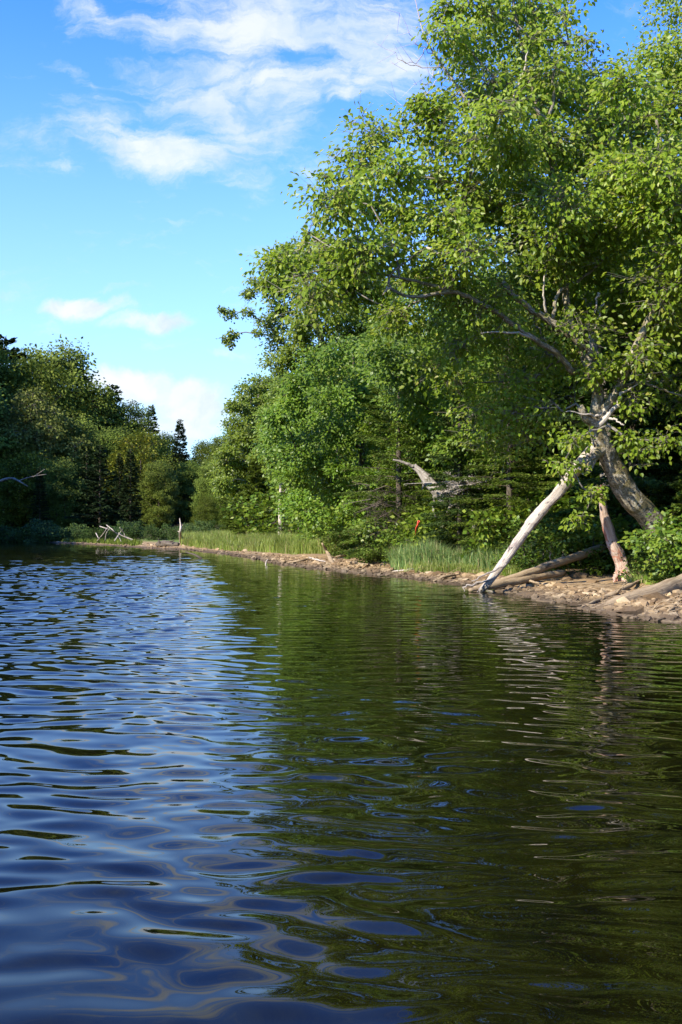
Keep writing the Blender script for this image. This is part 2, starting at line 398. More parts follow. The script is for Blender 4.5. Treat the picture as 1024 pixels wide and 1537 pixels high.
def fbm2(x, y, sc, seed=0):
    """cheap smooth noise from rotated sines"""
    r_ = np.random.default_rng(seed); o = 0; tot = 0
    for k in range(14):
        f = sc * 1.45 ** (k * .6); a = r_.uniform(0, 6.28); ph = r_.uniform(0, 6.28); am = 1 / (1.45 ** (k * .45))
        o = o + am * np.sin(f * (x * math.cos(a) + y * math.sin(a)) + ph + 1.3 * np.sin(f * .6 * (x * math.sin(a) - y * math.cos(a)) + ph * 2)); tot += am
    return o / tot
def ground_z(x, y, d=None):
    if d is None: d = shore_dist(x, y)
    dd = d + fbm2(x, y, 2.2, 3) * .45
    z = np.where(dd < 0, dd * .22, np.minimum(dd * .11, .06 + dd * .052))
    z = z + np.clip(dd - 5, 0, 40) * .07 + np.clip(dd - 12, 0, 60) * .05
    z = z + fbm2(x, y, 5.0, 5) * .035 * np.clip(dd * 2, 0, 1) + fbm2(x, y, .5, 6) * .15 * np.clip(dd / 8, 0, 1)
    return np.maximum(z, -1.5)
def gz(x, y): return float(ground_z(np.array([x]), np.array([y]))[0])

def polar(rows, amax_dense, ncol_dense, ncol_rest):
    a = np.concatenate([np.linspace(-amax_dense, amax_dense, ncol_dense), np.linspace(amax_dense, 2 * math.pi - amax_dense, ncol_rest + 2)[1:-1]])
    r = rows[:, None]
    x = r * np.sin(a)[None]; y = r * np.cos(a)[None]
    n, k = x.shape
    i, j = np.meshgrid(np.arange(n - 1), np.arange(k), indexing='ij'); j2 = (j + 1) % k
    q = np.stack([i * k + j, i * k + j2, (i + 1) * k + j2, (i + 1) * k + j], -1).reshape(-1, 4)[:, ::-1]
    return x, y, q
# ground
rows = np.concatenate([np.geomspace(1.0, 8, 20)[:-1], np.geomspace(8, 140, 520), np.geomspace(145, 1500, 20)])
x, y, q = polar(rows, R(25), 420, 120)
dsh = shore_dist(x, y); z = ground_z(x, y, dsh)
mb = MB(); V = np.stack([x, y, z], -1).reshape(-1, 3); V = np.vstack([V, [0, 0, -1.5]]); k = x.shape[1]
mb.add(V, q, np.array([(len(V) - 1, (j + 1) % k, j) for j in range(k)]), 0, True)
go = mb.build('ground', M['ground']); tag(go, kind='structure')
at = go.data.attributes.new('shore', 'FLOAT', 'POINT'); at.data.foreach_set('value', np.append(dsh.ravel(), -5).astype(np.float32))

# water
rows = np.concatenate([np.geomspace(.25, 1.3, 40)[:-1], np.geomspace(1.3, 130, 1750), np.geomspace(133, 1500, 12)])
x, y, q = polar(rows, R(23), 560, 90)
rr = np.hypot(x, y); drow = rr * math.log(100) / 1750
wr = np.random.default_rng(21)
wx = x + .35 * fbm2(x, y, .9, 11); wy = y + .35 * fbm2(x, y, .8, 12)
h = np.zeros_like(x)
# windy open water to the left, sheltered along the right bank
ang = np.degrees(np.arctan2(x, np.maximum(y, .01)))
shel = np.clip((ang + 7.5 + 4.0 * np.clip((rr - 2) / 8, 0, 1)) / 7.0 , 0, 1) * np.clip((rr - 1.5) / 6, 0, 1); shel = shel * shel * (3 - 2 * shel)
NW = 80
for i in range(NW):
    lam = 0.07 * (1.15 / .07) ** ((i + .5) / NW)
    spread = 15 if lam > .3 else 24
    th = R(wr.normal(8, spread)); kx, ky = math.sin(th), math.cos(th); kk = 2 * math.pi / lam
    slope = .0175 * math.exp(-(math.log(lam / .25) / .55) ** 2) + .0012 + .0065 * math.exp(-(math.log(lam / .12) / .4) ** 2)
    amp = slope / kk * wr.uniform(.6, 1.4)
    fade = np.clip((lam / drow - 2.2) / 2.5, 0, 1)
    red = 1 - shel * (.68 if lam > .4 else .42)
    far_boost = 1 + 2.8 * np.clip((rr - 5) / 25, 0, 1) * (1 - shel)
    h += amp * fade * red * far_boost * np.sin(kk * (kx * wx + ky * wy) + wr.uniform(0, 6.28))
g_ = 1 + .45 * fbm2(x, y, .55, 14)
h *= g_
h *= np.clip(.45 + rr / 5.0, 0, 1)
mb = MB(); V = np.stack([x, y, h], -1).reshape(-1, 3); V = np.vstack([V, [0, 0, 0]]); k = x.shape[1]
mb.add(V, q, np.array([(len(V) - 1, (j + 1) % k, j) for j in range(k)]), 0, True)
wo_ = mb.build('water', M['water']); tag(wo_, kind='structure')

# ---------------------------------------------------------------- plants
def in_poly(px, py, poly):
    ins = False; j = len(poly) - 1
    for i in range(len(poly)):
        xi, yi = poly[i]; xj, yj = poly[j]
        if (yi > py) != (yj > py) and px < (xj - xi) * (py - yi) / (yj - yi) + xi: ins = not ins
        j = i
    return ins
def fill_poly(poly, spacing):
    xs = [p_[0] for p_ in poly]; ys = [p_[1] for p_ in poly]; out = []
    for _ in range(9000):
        a, b_ = rng.uniform(min(xs), max(xs)), rng.uniform(min(ys), max(ys))
        if in_poly(a, b_, poly) and all((a - c_) ** 2 + (b_ - d_) ** 2 > spacing ** 2 for c_, d_ in out): out.append((a, b_))
    return out

def grow(crown, wood_mb, skel, lobes, leaf, rad_k=.011, nb=11, per=600, twig=True, six=False, lmat=0, tmat=1, wmat=0, spread=.16, droop=.5, limit_k=5):
    """skel: list of (point, pathlen, radius). lobes: list of (centre, radii, weight). Branches grow to each lobe along a cheapest path."""
    pts = [np.array(s_[0]) for s_ in skel]; pl = [s_[1] for s_ in skel]; srad = [s_[2] for s_ in skel]; owner = [-1] * len(skel)
    root = pts[0]
    order = sorted(range(len(lobes)), key=lambda i: min(np.linalg.norm(lobes[i][0] - p_) for p_ in pts[::3]))
    par = {}; paths = {}; sub = {i: 1 for i in order}
    for i in order:
        C = lobes[i][0]; A = np.array(pts); d = np.linalg.norm(A - C, axis=1) + .35 * np.array(pl) + .5 * np.maximum(A[:, 2] - C[2] + .1, 0)
        j = int(np.argmin(d)); par[i] = owner[j]; a = pts[j]; L = np.linalg.norm(C - a)
        t_ = np.linspace(0, 1, 7)[:, None]
        mid = (a + C) / 2 + np.array([0, 0, .10 * L]) + rng.normal(0, .09 * L, 3)
        pa = a * (1 - t_) ** 2 + 2 * mid * t_ * (1 - t_) + C * t_ ** 2
        pa[1:-1] += rng.normal(0, .03 * L, (5, 3)); paths[i] = (pa, srad[j] if owner[j] == -1 else 9)
        for k_ in range(2, 7): pts.append(pa[k_]); pl.append(pl[j] + L * k_ / 6); owner.append(i); srad.append(9)
    for i in reversed(order):
        if par[i] != -1: sub[par[i]] += sub[i]
    for i in order:
        pa, rmax = paths[i]; r0 = rad_k * math.sqrt(sub[i]) * 1.15; r1 = rad_k * math.sqrt(max(sub[i] - 1, .35)); r0 = min(r0, rmax * .8); r1 = min(r1, r0)
        if isinstance(wood_mb, list): wm = MB()
        else: wm = wood_mb
        if r0 > .012 * (leaf / .07): tube(wm, pa, np.linspace(r0, r1, 7), limit_k, wmat, cap=False, seed=i); wood_mb.append(wm) if isinstance(wood_mb, list) else None
        else: sticks(crown, pa[:-1], pa[1:], np.linspace(r0, r1, 7)[:-1], np.linspace(r0, r1, 7)[1:], tmat)
        C, rad, wgt = lobes[i]
        n = max(3, int(nb * rng.uniform(.8, 1.2)))
        E = C + runit(n) * rad * rng.uniform(.55, 1.1, (n, 1)) ** .6
        S0 = C + rng.normal(0, .12, (n, 3)) * rad
        Mi = (S0 + E) / 2 + np.array([0, 0, .16]) * rad.mean()
        E = E - np.array([0, 0, .18]) * rad.mean()
        ts = np.linspace(0, 1, 5)
        B = [S0 * (1 - a) ** 2 + 2 * Mi * a * (1 - a) + E * a * a for a in ts]
        if twig:
            for k_ in range(4): sticks(crown, B[k_], B[k_ + 1], rad_k * .42 * (1 - k_ * .2), rad_k * .42 * (.8 - k_ * .2), tmat)
        m_ = int(per * wgt); ii = rng.integers(0, n, m_); a = rng.uniform(.12, 1.08, m_)[:, None]
        pos = S0[ii] * (1 - a) ** 2 + 2 * Mi[ii] * a * (1 - a) + E[ii] * a * a
        off = rng.normal(0, 1, (m_, 3)) * np.array([1, 1, .6]) * (spread * rad.mean() / .5) * (1.15 - .5 * a)
        if twig and six:
            sel = rng.random(m_) < .22; sticks(crown, pos[sel], (pos + off)[sel], .003, .0018, tmat)
        pos = pos + off
        outw = unit(pos - C)
        ad = unit(off) * .6 + outw * .5 + rng.normal(0, .45, (m_, 3)) + np.array([0, 0, -droop])
        nr = np.array([-.1, -.35, .3]) + SUNV * .9 + rng.normal(0, .55, (m_, 3)) + outw * .25
        leaves(crown, pos, ad, nr, leaf, lmat, six=six)

def skel_from(path, rads):
    L = np.concatenate([[0], np.cumsum(np.linalg.norm(np.diff(path, axis=0), axis=1))])
    return [(p_, l_, r_) for p_, l_, r_ in zip(path, L, rads)]

def px_tree(name, label, cat, base_px, Yb, trunk_px, poly, Y, dY, spacing, rpx, leaf, per, lm, bark, r0, extra=(), group=None, nb=11, six=False, spread=.16, start=.35, rk=.011, droop=.5):
    """tree whose crown outline was measured in the photo and stands at depth Y"""
    b0 = G(base_px, 800, -0)[:2] if False else None
    X = (base_px - 512) / F * Yb; base = np.array([X, Yb, gz(X, Yb) - .1])
    tp = [base] + [P(a, b_, yv) for a, b_, yv in trunk_px]
    n = max(12, int(np.linalg.norm(tp[-1] - tp[0]) * 5)); path = spline(tp, n); rads = np.linspace(r0, r0 * .15, n); rads[:max(1, n // 12)] *= 1.25
    wood = MB(); crown = MB(); tube(wood, path, rads, 10, 0, .15, seed=base_px * .37)
    k0 = int(n * start); sk = skel_from(path, rads)[k0:]
    lobes = []
    for (a, b_) in fill_poly(poly, spacing):
        yv = Y + rng.uniform(-dY, dY); s_ = yv / F; r_ = rpx * 1.15 * s_ * rng.uniform(.8, 1.25)
        lobes.append((P(a, b_, yv), np.array([r_ * 1.1, r_ * 1.1, r_ * .8]), 1.0))
    for (a, b_, rp, wg) in extra:
        lobes.append((P(a, b_, Y), np.array([1, 1, .8]) * rp * Y / F, wg))
    grow(crown, wood, sk, lobes, leaf, rad_k=rk, nb=nb, per=int(per * 2.3), lmat=0, tmat=1, spread=spread, six=six, droop=droop)
    e = empty(name, base, label, cat, group)
    wood.build('trunk', bark, e, base); crown.build('crown', [lm, bark], e, base)
    return e

def proto_tree(name, H, W, leaf, nl, per, lm, bark, seed, r0=.16, low=.25, nb=9, rk=.02, lean=.0, shape='oval'):
    """free-standing broadleaf tree at the origin"""
    global rng
    keep = rng; rng = np.random.default_rng(seed)
    path = spline([np.array([0, 0, -.2]), np.array([lean * .3, 0, H * .3]) + rng.normal(0, .1, 3), np.array([lean, .1, H * .62]), np.array([lean * 1.3, 0, H * .9])], 14)
    rads = np.linspace(r0, r0 * .15, 14); wood = MB(); crown = MB(); tube(wood, path, rads, 8, 0, .1, seed=seed)
    lobes = []; tries = 0
    while len(lobes) < nl and tries < 4000:
        tries += 1
        f = rng.uniform(low, 1.0); prof = math.sin(math.pi * min(1, max(0, (f - low) / (1 - low) * .86 + .1))) ** .6
        rr_ = W * .5 * prof * math.sqrt(rng.uniform(.1, 1)); a = rng.uniform(0, 6.283)
        c_ = np.array([math.cos(a) * rr_ + lean * f, math.sin(a) * rr_, H * f * .97 + rng.normal(0, .1)])
        if all(np.linalg.norm(c_ - l_[0]) > W * .17 for l_ in lobes):
            r_ = W * .17 * rng.uniform(.75, 1.25); lobes.append((c_, np.array([r_, r_, r_ * .7]), 1.0))
    grow(crown, wood, skel_from(path, rads)[3:], lobes, leaf, rad_k=rk, nb=nb, per=per, spread=.2, limit_k=4)
    rng = keep
    return wood, crown, H, [lm, bark], bark

def conifer(name, H, W, card, per, lm, bark, seed, r0=.14, low=.08, irregular=.25, droop=.35, step=.34, narrow=1.0):
    global rng
    keep = rng; rng = np.random.default_rng(seed)
    wood = MB(); crown = MB(); path = spline([np.array([0, 0, -.2]), np.array([.03, .02, H * .5]), np.array([0, 0, H])], 12)
    tube(wood, path, np.linspace(r0, .012, 12), 8, 0, .1, seed=seed)
    zc = H * low; A = []; B = []; Ls = []
    while zc < H * .985:
        f = (zc / H - low) / (1 - low); Lm = W * .5 * (1 - f) ** .85 * narrow + .12
        nbr = int(rng.integers(4, 7)); a0 = rng.uniform(0, 6.28)
        for i in range(nbr):
            a = a0 + i * 6.283 / nbr + rng.normal(0, .2); L = Lm * rng.uniform(1 - irregular, 1 + irregular * .6)
            z0 = zc + rng.normal(0, step * .25); d = np.array([math.cos(a), math.sin(a), 0])
            A.append(np.array([0, 0, z0])); B.append(np.array([0, 0, z0]) + d * L + np.array([0, 0, L * (.12 - droop * (1 - f) + .25 * f)])); Ls.append(L)
        zc += step * (H / 12) * rng.uniform(.8, 1.2)
    A = np.array(A); B = np.array(B); Ls = np.array(Ls)
    Mi = (A + B) / 2 + np.array([0, 0, 1]) * Ls[:, None] * .07
    ts = np.linspace(0, 1, 5); C = [A * (1 - a) ** 2 + 2 * Mi * a * (1 - a) + B * a * a for a in ts]
    for k_ in range(4): sticks(crown, C[k_], C[k_ + 1], .014 * (1.05 - ts[k_]) * H / 8, .014 * (1.05 - ts[k_ + 1]) * H / 8, 1)
    pr = Ls / Ls.sum(); m_ = int(per * Ls.sum())
    ii = rng.choice(len(Ls), m_, p=pr); a = np.sqrt(rng.uniform(.04, 1.08, m_))[:, None]
    bd = unit(B - A)[ii]; lat = unit(np.cross(bd, np.array([0, 0, 1.0]))); sg = rng.choice([-1, 1], m_)[:, None]
    wdt = (np.clip(1.12 - a, 0.06, 1) * .42 * Ls[ii][:, None]) * rng.uniform(0, 1, (m_, 1)) ** .8
    pos = A[ii] * (1 - a) ** 2 + 2 * Mi[ii] * a * (1 - a) + B[ii] * a * a + lat * sg * wdt + np.array([0, 0, -1]) * wdt * .25 + rng.normal(0, .025 * H / 8, (m_, 3))
    ad = bd * .8 + lat * sg * .8 + rng.normal(0, .25, (m_, 3)) + np.array([0, 0, -.12])
    nr = np.array([0, 0, 1.0]) + rng.normal(0, .55, (m_, 3))
    leaves(crown, pos, ad, nr, card, 0, aspect=.34)
    rng = keep
    return wood, crown, H, [lm, bark], bark

PROTO = {}
def place(key, name, px, Y, top_py, label, cat='tree', group=None, squash=1.0, Xw=None):
    X = (px - 512) / F * Y if Xw is None else Xw; zg = gz(X, Y) - .05
    H = (P(px, top_py, Y)[2] - zg) if top_py is not None else None
    pr = PROTO[key]
    sc = (H / pr['H']) if H else 1.0
    rz = random.uniform(0, 6.28)
    if 'root' not in pr:
        wood, crown, H0, mats, bark = pr['data']
        e = empty(name, (X, Y, zg), label, cat, group); e.rotation_euler = (0, 0, rz); e.scale = (sc * squash, sc * squash, sc)
        wood.build('trunk' if pr['trunk'] else 'stem', bark, e); crown.build('crown' if pr['trunk'] else 'foliage', mats, e)
        pr['root'] = e; return e
    r = copy_thing(pr['root'], (X, Y, zg), rz, sc, label, group, squash); r.name = name; r['category'] = cat
    return r
def reg(key, data, trunk=True): PROTO[key] = dict(data=data, H=data[2], trunk=trunk)

# ---- the leaning birch on the right bank
def hero():
    Yb = 16.3; bx = (1030 - 512) / F * Yb; base = np.array([bx, Yb, gz(bx, Yb) - .15])
    e = empty('leaning_birch', base, 'big birch leaning over the water from the right bank, mottled trunk, wide bright crown', 'tree')
    trunk_pts = [base, P(985, 792, 16.0), P(945, 745, 15.7), P(915, 690, 15.5), P(896, 640, 15.3), P(897, 585, 15.2), P(880, 540, 15.2), P(855, 480, 15.3), P(845, 400, 15.4), P(835, 300, 15.4), P(815, 200, 15.3), P(790, 100, 15.3), P(770, 0, 15.3), P(765, -80, 15.3)]
    path = spline(trunk_pts, 150); L = np.linspace(0, 1, 150)
    rads = np.interp(L, [0, .07, .2, .3, .38, .45, .6, 1], [.24, .19, .17, .115, .09, .075, .052, .012])
    wood = MB(); tube(wood, path, rads, 18, 0, .20, seed=3)
    # broken burl and stubs at the fork
    tube(wood, spline([P(898, 640, 15.3), P(880, 628, 15.1), P(872, 612, 15.0)], 10), np.linspace(.10, .05, 10), 10, 0, .4, seed=9, jag=.04)
    tube(wood, spline([P(905, 668, 15.4), P(890, 690, 15.2), P(884, 708, 15.1)], 10), np.linspace(.10, .045, 10), 10, 0, .45, seed=12, jag=.05)
    wood.build('trunk', M['birch_bark'], e, base)
    limbs = [
        ([P(897, 635, 15.3), P(915, 605, 15.1), P(930, 580, 15.0), P(960, 510, 14.8), P(990, 450, 14.7), P(1018, 420, 14.6), P(1016, 340, 14.6), P(1000, 250, 14.6), P(985, 180, 14.6)], .085, .02, 60),
        ([P(893, 540, 15.2), P(870, 515, 15.1), P(830, 485, 15.0), P(795, 462, 14.9), P(768, 440, 14.8), P(754, 424, 14.8)], .062, .040, 34),
        ([P(862, 560, 15.2), P(835, 530, 15.0), P(800, 508, 14.8), P(760, 478, 14.6), P(720, 455, 14.4), P(680, 438, 14.2), P(620, 446, 14.0), P(585, 430, 13.9), P(592, 405, 13.9), P(640, 372, 13.9)], .048, .012, 50),
        ([P(830, 480, 15.0), P(838, 440, 15.0), P(870, 420, 15.1), P(905, 390, 15.2), P(925, 340, 15.2)], .03, .014, 24),
        ([P(680, 438, 14.2), P(640, 425, 14.1), P(560, 410, 14.0), P(500, 405, 13.9), P(440, 415, 13.9)], .026, .008, 30),
        ([P(1018, 420, 14.6), P(1040, 380, 14.6), P(1080, 300, 14.6), P(1130, 200, 14.7)], .055, .02, 24),
        ([P(850, 420, 15.4), P(780, 330, 15.2), P(700, 280, 15.0), P(600, 260, 14.8)], .04, .012, 30),
        ([P(838, 300, 15.4), P(900, 230, 15.4), P(960, 150, 15.4)], .035, .012, 24),
        ([P(930, 580, 15.0), P(965, 575, 14.9), P(1010, 590, 14.8), P(1060, 600, 14.8)], .022, .01, 20),
    ]
    sk = skel_from(path, rads)[60:]
    for pts_, a, b_, n in limbs:
        pa = spline(pts_, n); pa[1:-1] += rng.normal(0, .008, (n - 2, 3)); rd = np.linspace(a, b_, n)
        lm = MB(); tube(lm, pa, rd, 9, 0, .18, seed=a * 100); lm.build('limb', M['birch_bark'], e, base)
        sk += [(p_, 1.0 + k_ * .06, r_) for k_, (p_, r_) in enumerate(zip(pa, rd))][2:]
    # bleached dead side branches
    dead = [[P(897, 640, 15.2), P(925, 610, 15.0), P(935, 590, 14.9), P(960, 575, 14.9)], [P(915, 628, 15.0), P(927, 632, 14.9), P(937, 638, 14.8)], [P(900, 625, 15.1), P(880, 622, 15.0), P(850, 618, 14.9)],
            [P(800, 508, 14.8), P(775, 500, 14.6), P(740, 498, 14.5), P(722, 500, 14.5)], [P(950, 420, 15.0), P(965, 405, 14.9), P(1002, 398, 14.8)], [P(905, 455, 15.0), P(900, 470, 15.0), P(893, 500, 15.0)],
            [P(898, 440, 15.0), P(893, 470, 15.0)], [P(640, 372, 13.9), P(690, 395, 13.9), P(720, 420, 14.1)], [P(585, 430, 13.9), P(576, 440, 13.8)], [P(820, 470, 15), P(815, 430, 14.9), P(822, 405, 14.9)], [P(760, 180, 14.8), P(785, 110, 14.8), P(792, 70, 14.8)]]
    for i, d_ in enumerate(dead):
        dm = MB()
        pa = spline(d_, 14); pa[1:-1] += rng.normal(0, .012, (12, 3)); tube(dm, pa, np.linspace(.022 if i else .05, .006, 14), 6, 0, .2, seed=i); dm.build('dead_branch', M['grey_twig'], e, base)
    dm = MB()
    # dead bare limb sticking out at top left of the crown
    pa = spline([P(760, 250, 15.2), P(700, 150, 15.0), P(665, 100, 14.9), P(640, 60, 14.8), P(628, 20, 14.8), P(620, -20, 14.8)], 20); tube(dm, pa, np.linspace(.026, .004, 20), 5, 0)
    for a, b_ in (((665, 100), (560, 62)), ((650, 80), (600, 20)), ((660, 95), (620, 125)), ((640, 60), (668, 20)), ((672, 110), (590, 160)), ((645, 70), (585, 90)), ((690, 135), (625, 190))):
        q_ = spline([P(*a, 14.9), P((a[0] + b_[0]) / 2, (a[1] + b_[1]) / 2 + 14, 14.8), P(*b_, 14.8)], 12); q_[1:-1] += rng.normal(0, .02, (10, 3)); tube(dm, q_, np.linspace(.008, .002, 12), 4, 0)
        for _ in range(7):
            k_ = rng.integers(3, 12); d_ = rng.normal(0, .14, 3) + np.array([-.08, 0, .05]); sticks(dm, [q_[k_]], [q_[k_] + d_], .0035, .0015)
    dm.build('dead_branch', M['grey_twig'], e, base)
    poly = [(486, 300), (505, 232), (560, 205), (610, 222), (640, 215), (632, 160), (672, 140), (690, 105), (668, 40), (690, -10), (700, -60), (780, -60), (800, 20), (815, 90), (870, 110), (950, 110), (1010, 140), (1120, 60), (1230, 120),
            (1280, 350), (1200, 540), (1090, 630), (1000, 600), (960, 545), (915, 500), (870, 580), (840, 640), (790, 690), (730, 660), (660, 590), (620, 500), (560, 450), (440, 440), (410, 405), (440, 380), (500, 372)]
    lobes = []
    for (a, b_) in fill_poly(poly, 44):
        yv = 15 + rng.uniform(-1.6, 1.5) - (0.6 if b_ > 500 else 0)
        if b_ > 450: yv = 15.5 + rng.uniform(0, 1.3)
        if 690 < a < 1030 and 390 < b_ < 560: yv = 15.5 + rng.uniform(0, 1.1) - (1.3 if rng.random() < .45 else 0)
        if 560 < a < 720 and 400 < b_ < 450: yv = 14.8 + rng.uniform(0, 1.0)
        r_ = rng.uniform(.36, .62)
        dens_ = 1.0
        if b_ < 110: dens_ = .6
        if b_ > 470: dens_ = .5
        if b_ > 540: dens_ = .42
        lobes.append((P(a, b_, yv), np.array([r_, r_, r_ * .75]), dens_))
    for a, b_, rp, wg in ((488, 265, 14, .16), (500, 300, 20, .3), (627, 150, 12, .16), (470, 330, 14, .06), (463, 350, 10, .05), (690, 60, 28, .4), (665, 15, 20, .3), (740, 20, 30, .35), (800, 60, 22, .2), (850, 20, 26, .14), (880, 60, 22, .14), (860, -20, 30, .16), (1000, 660, 30, .25), (960, 680, 22, .15),
                          (940, 660, 18, .15), (890, 745, 20, .16), (870, 780, 18, .12), (850, 700, 24, .2), (900, 560, 30, .4), (950, 600, 26, .25), (860, 660, 22, .25)):
        lobes.append((P(a, b_, 14.9), np.array([1, 1, .8]) * rp / 100 * 1.1, wg))
    crown = MB(); tw = []
    grow(crown, tw, sk, lobes, .080, rad_k=.0085, nb=16, per=700, six=True, spread=.22, droop=.75, limit_k=5)
    for t_ in tw: t_.build('branch', M['grey_bark'], e, base)
    crown.build('crown', [M['birch_leaf'], M['grey_bark']], e, base)
hero()

# ---- trees along the right bank, outline by outline
T = px_tree
T('slanting_maple', 'tall tree with crooked limbs reaching far left, highest crown of the middle bank', 'tree', 520, 37, [(505, 650, 36), (480, 500, 35), (455, 420, 34), (440, 380, 34)],
  [(398, 425), (430, 378), (470, 365), (540, 390), (590, 430), (600, 520), (540, 560), (470, 575), (420, 555), (408, 520), (398, 480)], 34, 2.2, 24, 22, .10, 420, M['mid_leaf'], M['grey_bark'], .2,
  extra=[(375, 440, 13, .3), (390, 428, 12, .3), (370, 470, 12, .22), (345, 470, 12, .22), (333, 466, 6, .1), (350, 500, 11, .2), (338, 508, 8, .15), (385, 500, 10, .12), (345, 518, 7, .08), (375, 420, 8, .1), (430, 372, 10, .3)])
T('round_maple', 'bright green maple whose foliage hangs almost to the grass beside the spruce sapling', 'tree', 545, 33, [(545, 700, 33), (535, 600, 32.5), (530, 530, 32)],
  [(425, 590), (470, 540), (560, 510), (640, 520), (660, 620), (640, 720), (600, 770), (530, 785), (460, 785), (425, 740), (405, 660)], 31, 2.6, 26, 25, .105, 420, M['maple_leaf'], M['dark_bark'], .17)
T('yellow_green_maple', 'yellow-green tree above the far end of the grassy point', 'tree', 375, 56, [(378, 700, 56), (385, 620, 56), (390, 580, 56)],
  [(345, 660), (350, 610), (392, 562), (430, 560), (450, 640), (440, 740), (360, 750), (330, 720)], 55, 3, 15, 14, .15, 300, M['mid_leaf'], M['grey_bark'], .2, rk=.02)
T('slender_birch', 'slender birch with thin white stem behind the grassy point', 'tree', 421, 44, [(421, 760, 44), (423, 700, 44), (425, 640, 44), (422, 590, 44)],
  [(395, 610), (425, 570), (455, 600), (465, 680), (445, 720), (400, 700)], 43, 1.5, 18, 16, .13, 260, M['mid_leaf'], M['bleached'], .11, rk=.012)
T('dense_maple', 'dense dark green maple directly behind the birch limbs, above the broken snag', 'tree', 690, 26, [(690, 680, 26), (700, 560, 26), (700, 450, 26)],
  [(570, 440), (640, 420), (760, 420), (840, 460), (850, 560), (820, 650), (740, 690), (650, 690), (600, 640), (575, 540)], 24.5, 2.0, 34, 33, .095, 460, M['maple_leaf'], M['dark_bark'], .16)
T('tall_poplar', 'tall thin-crowned tree rising behind the birch to the top of the picture', 'tree', 915, 21, [(905, 600, 21), (870, 400, 21), (820, 200, 21), (790, -40, 21)],
  [(700, 220), (730, 100), (760, 0), (800, -80), (840, 0), (880, 130), (930, 240), (920, 420), (800, 440), (700, 380)], 20.5, 1.6, 44, 38, .08, 360, M['birch_leaf'], M['grey_bark'], .16, rk=.011)
T('corner_tree', 'bushy tree filling the top right corner above the dark hemlocks', 'tree', 1120, 19, [(1110, 500, 19), (1090, 250, 19), (1070, 60, 19), (1060, -60, 19)],
  [(900, 170), (945, 85), (985, 30), (1040, -40), (1150, -120), (1300, -60), (1350, 300), (1250, 450), (1060, 440), (1000, 330), (930, 260)], 18.5, 1.8, 46, 42, .08, 480, M['birch_leaf'], M['grey_bark'], .2)

# ---- conifers of the right bank
reg('hemlock_a', conifer('hemlock', 9, 4.6, .10, 330, M['hemlock'], M['dark_bark'], 31, r0=.15, low=.06, irregular=.45, droop=.28, step=.34))
reg('hemlock_b', conifer('hemlock', 8, 3.6, .11, 300, M['needle'], M['dark_bark'], 32, r0=.13, low=.10, irregular=.5, droop=.34, step=.36))
M['spruce_bright'] = leaf_mat('spruce_bright', [(0, (.06, .11, .014)), (.6, (.11, .17, .022)), (1, (.18, .24, .04))], .3, (.2, .28, .02), .6, .15)
reg('spruce_near', conifer('spruce', 5, 3.4, .12, 620, M['spruce_bright'], M['dark_bark'], 33, r0=.09, low=.02, irregular=.25, droop=.2, step=.36))
for key, px_, Y_, top, lab in [
        ('hemlock_a', 600, 25.5, 470, 'dark hemlock left of the orange ribbon, half hidden by maple leaves'),
        ('hemlock_a', 765, 21.5, 470, 'hemlock with feathery sprays behind the bleached leaning trunk'),
        ('hemlock_b', 690, 22.5, 560, 'small shaded hemlock behind the lichen-covered twigs'),
        ('hemlock_b', 950, 19.5, 330, 'dark hemlock directly behind the birch fork'),
        ('hemlock_a', 1030, 20.5, 230, 'tall dark hemlock at the right edge behind the birch limb'),
        ('hemlock_b', 860, 22.5, 420, 'shaded hemlock between the birch trunk and the leaning pole'),
        ('spruce_near', 385, 49, 690, 'small bushy spruce at the back of the grassy point'),
        ('spruce_near', 1060, 15.3, 640, 'young bright spruce at the right edge beside the birch foot'),
        ('spruce_near', 350, 60, 745, 'smallest spruce at the left back of the grassy point'),
        ('hemlock_a', 510, 36, 640, 'mid-sized hemlock half buried in the maples of the middle bank'),
        ('hemlock_b', 1110, 18, 300, 'hemlock standing just beyond the right edge')]:
    place(key, 'spruce_tree' if 'spruce' in key else 'hemlock_tree', px_, Y_, top, lab)

# ---- forest behind the right bank
reg('wood_a', proto_tree('t', 10, 6.5, .17, 54, 420, M['mid_leaf'], M['dark_bark'], 51, low=.12))
reg('wood_b', proto_tree('t', 11, 6.0, .17, 54, 420, M['maple_leaf'], M['dark_bark'], 52, low=.15))
GR = 'trees standing deeper in the right-hand wood'
bk = [(420, 66, 640), (450, 60, 600), (480, 52, 560), (520, 50, 520), (560, 46, 480), (600, 42, 500), (560, 38, 560), (640, 38, 470), (700, 36, 440), (660, 31, 540), (760, 33, 420), (820, 30, 400), (740, 28, 480), (880, 31, 350),
      (940, 27, 330), (1000, 30, 260), (860, 25.5, 430), (1060, 26, 230), (960, 23, 400), (1120, 24, 250), (1180, 28, 200), (1200, 22, 250), (500, 44, 600), (620, 30, 620), (780, 25, 560)]
for i, (a, Y_, top) in enumerate(bk):
    place('wood_a' if i % 2 else 'wood_b', 'forest_tree', a, Y_, top, 'shaded forest tree inside the right-hand wood, merging with its neighbours', 'tree', GR, squash=random.uniform(.9, 1.15))
# right bank continues beyond the frame
for i, (X_, Y_) in enumerate([(9, 12.5), (12, 10), (13, 14), (17, 8), (18, 13), (24, 6), (10, 17), (15, 18)]):
    place('wood_a' if i % 2 else 'wood_b', 'bank_tree', 1300, Y_, 100 if Y_ > 12 else 0, 'leafy tree on the right bank just outside the frame', 'tree', 'trees on the bank right of the frame', Xw=X_)

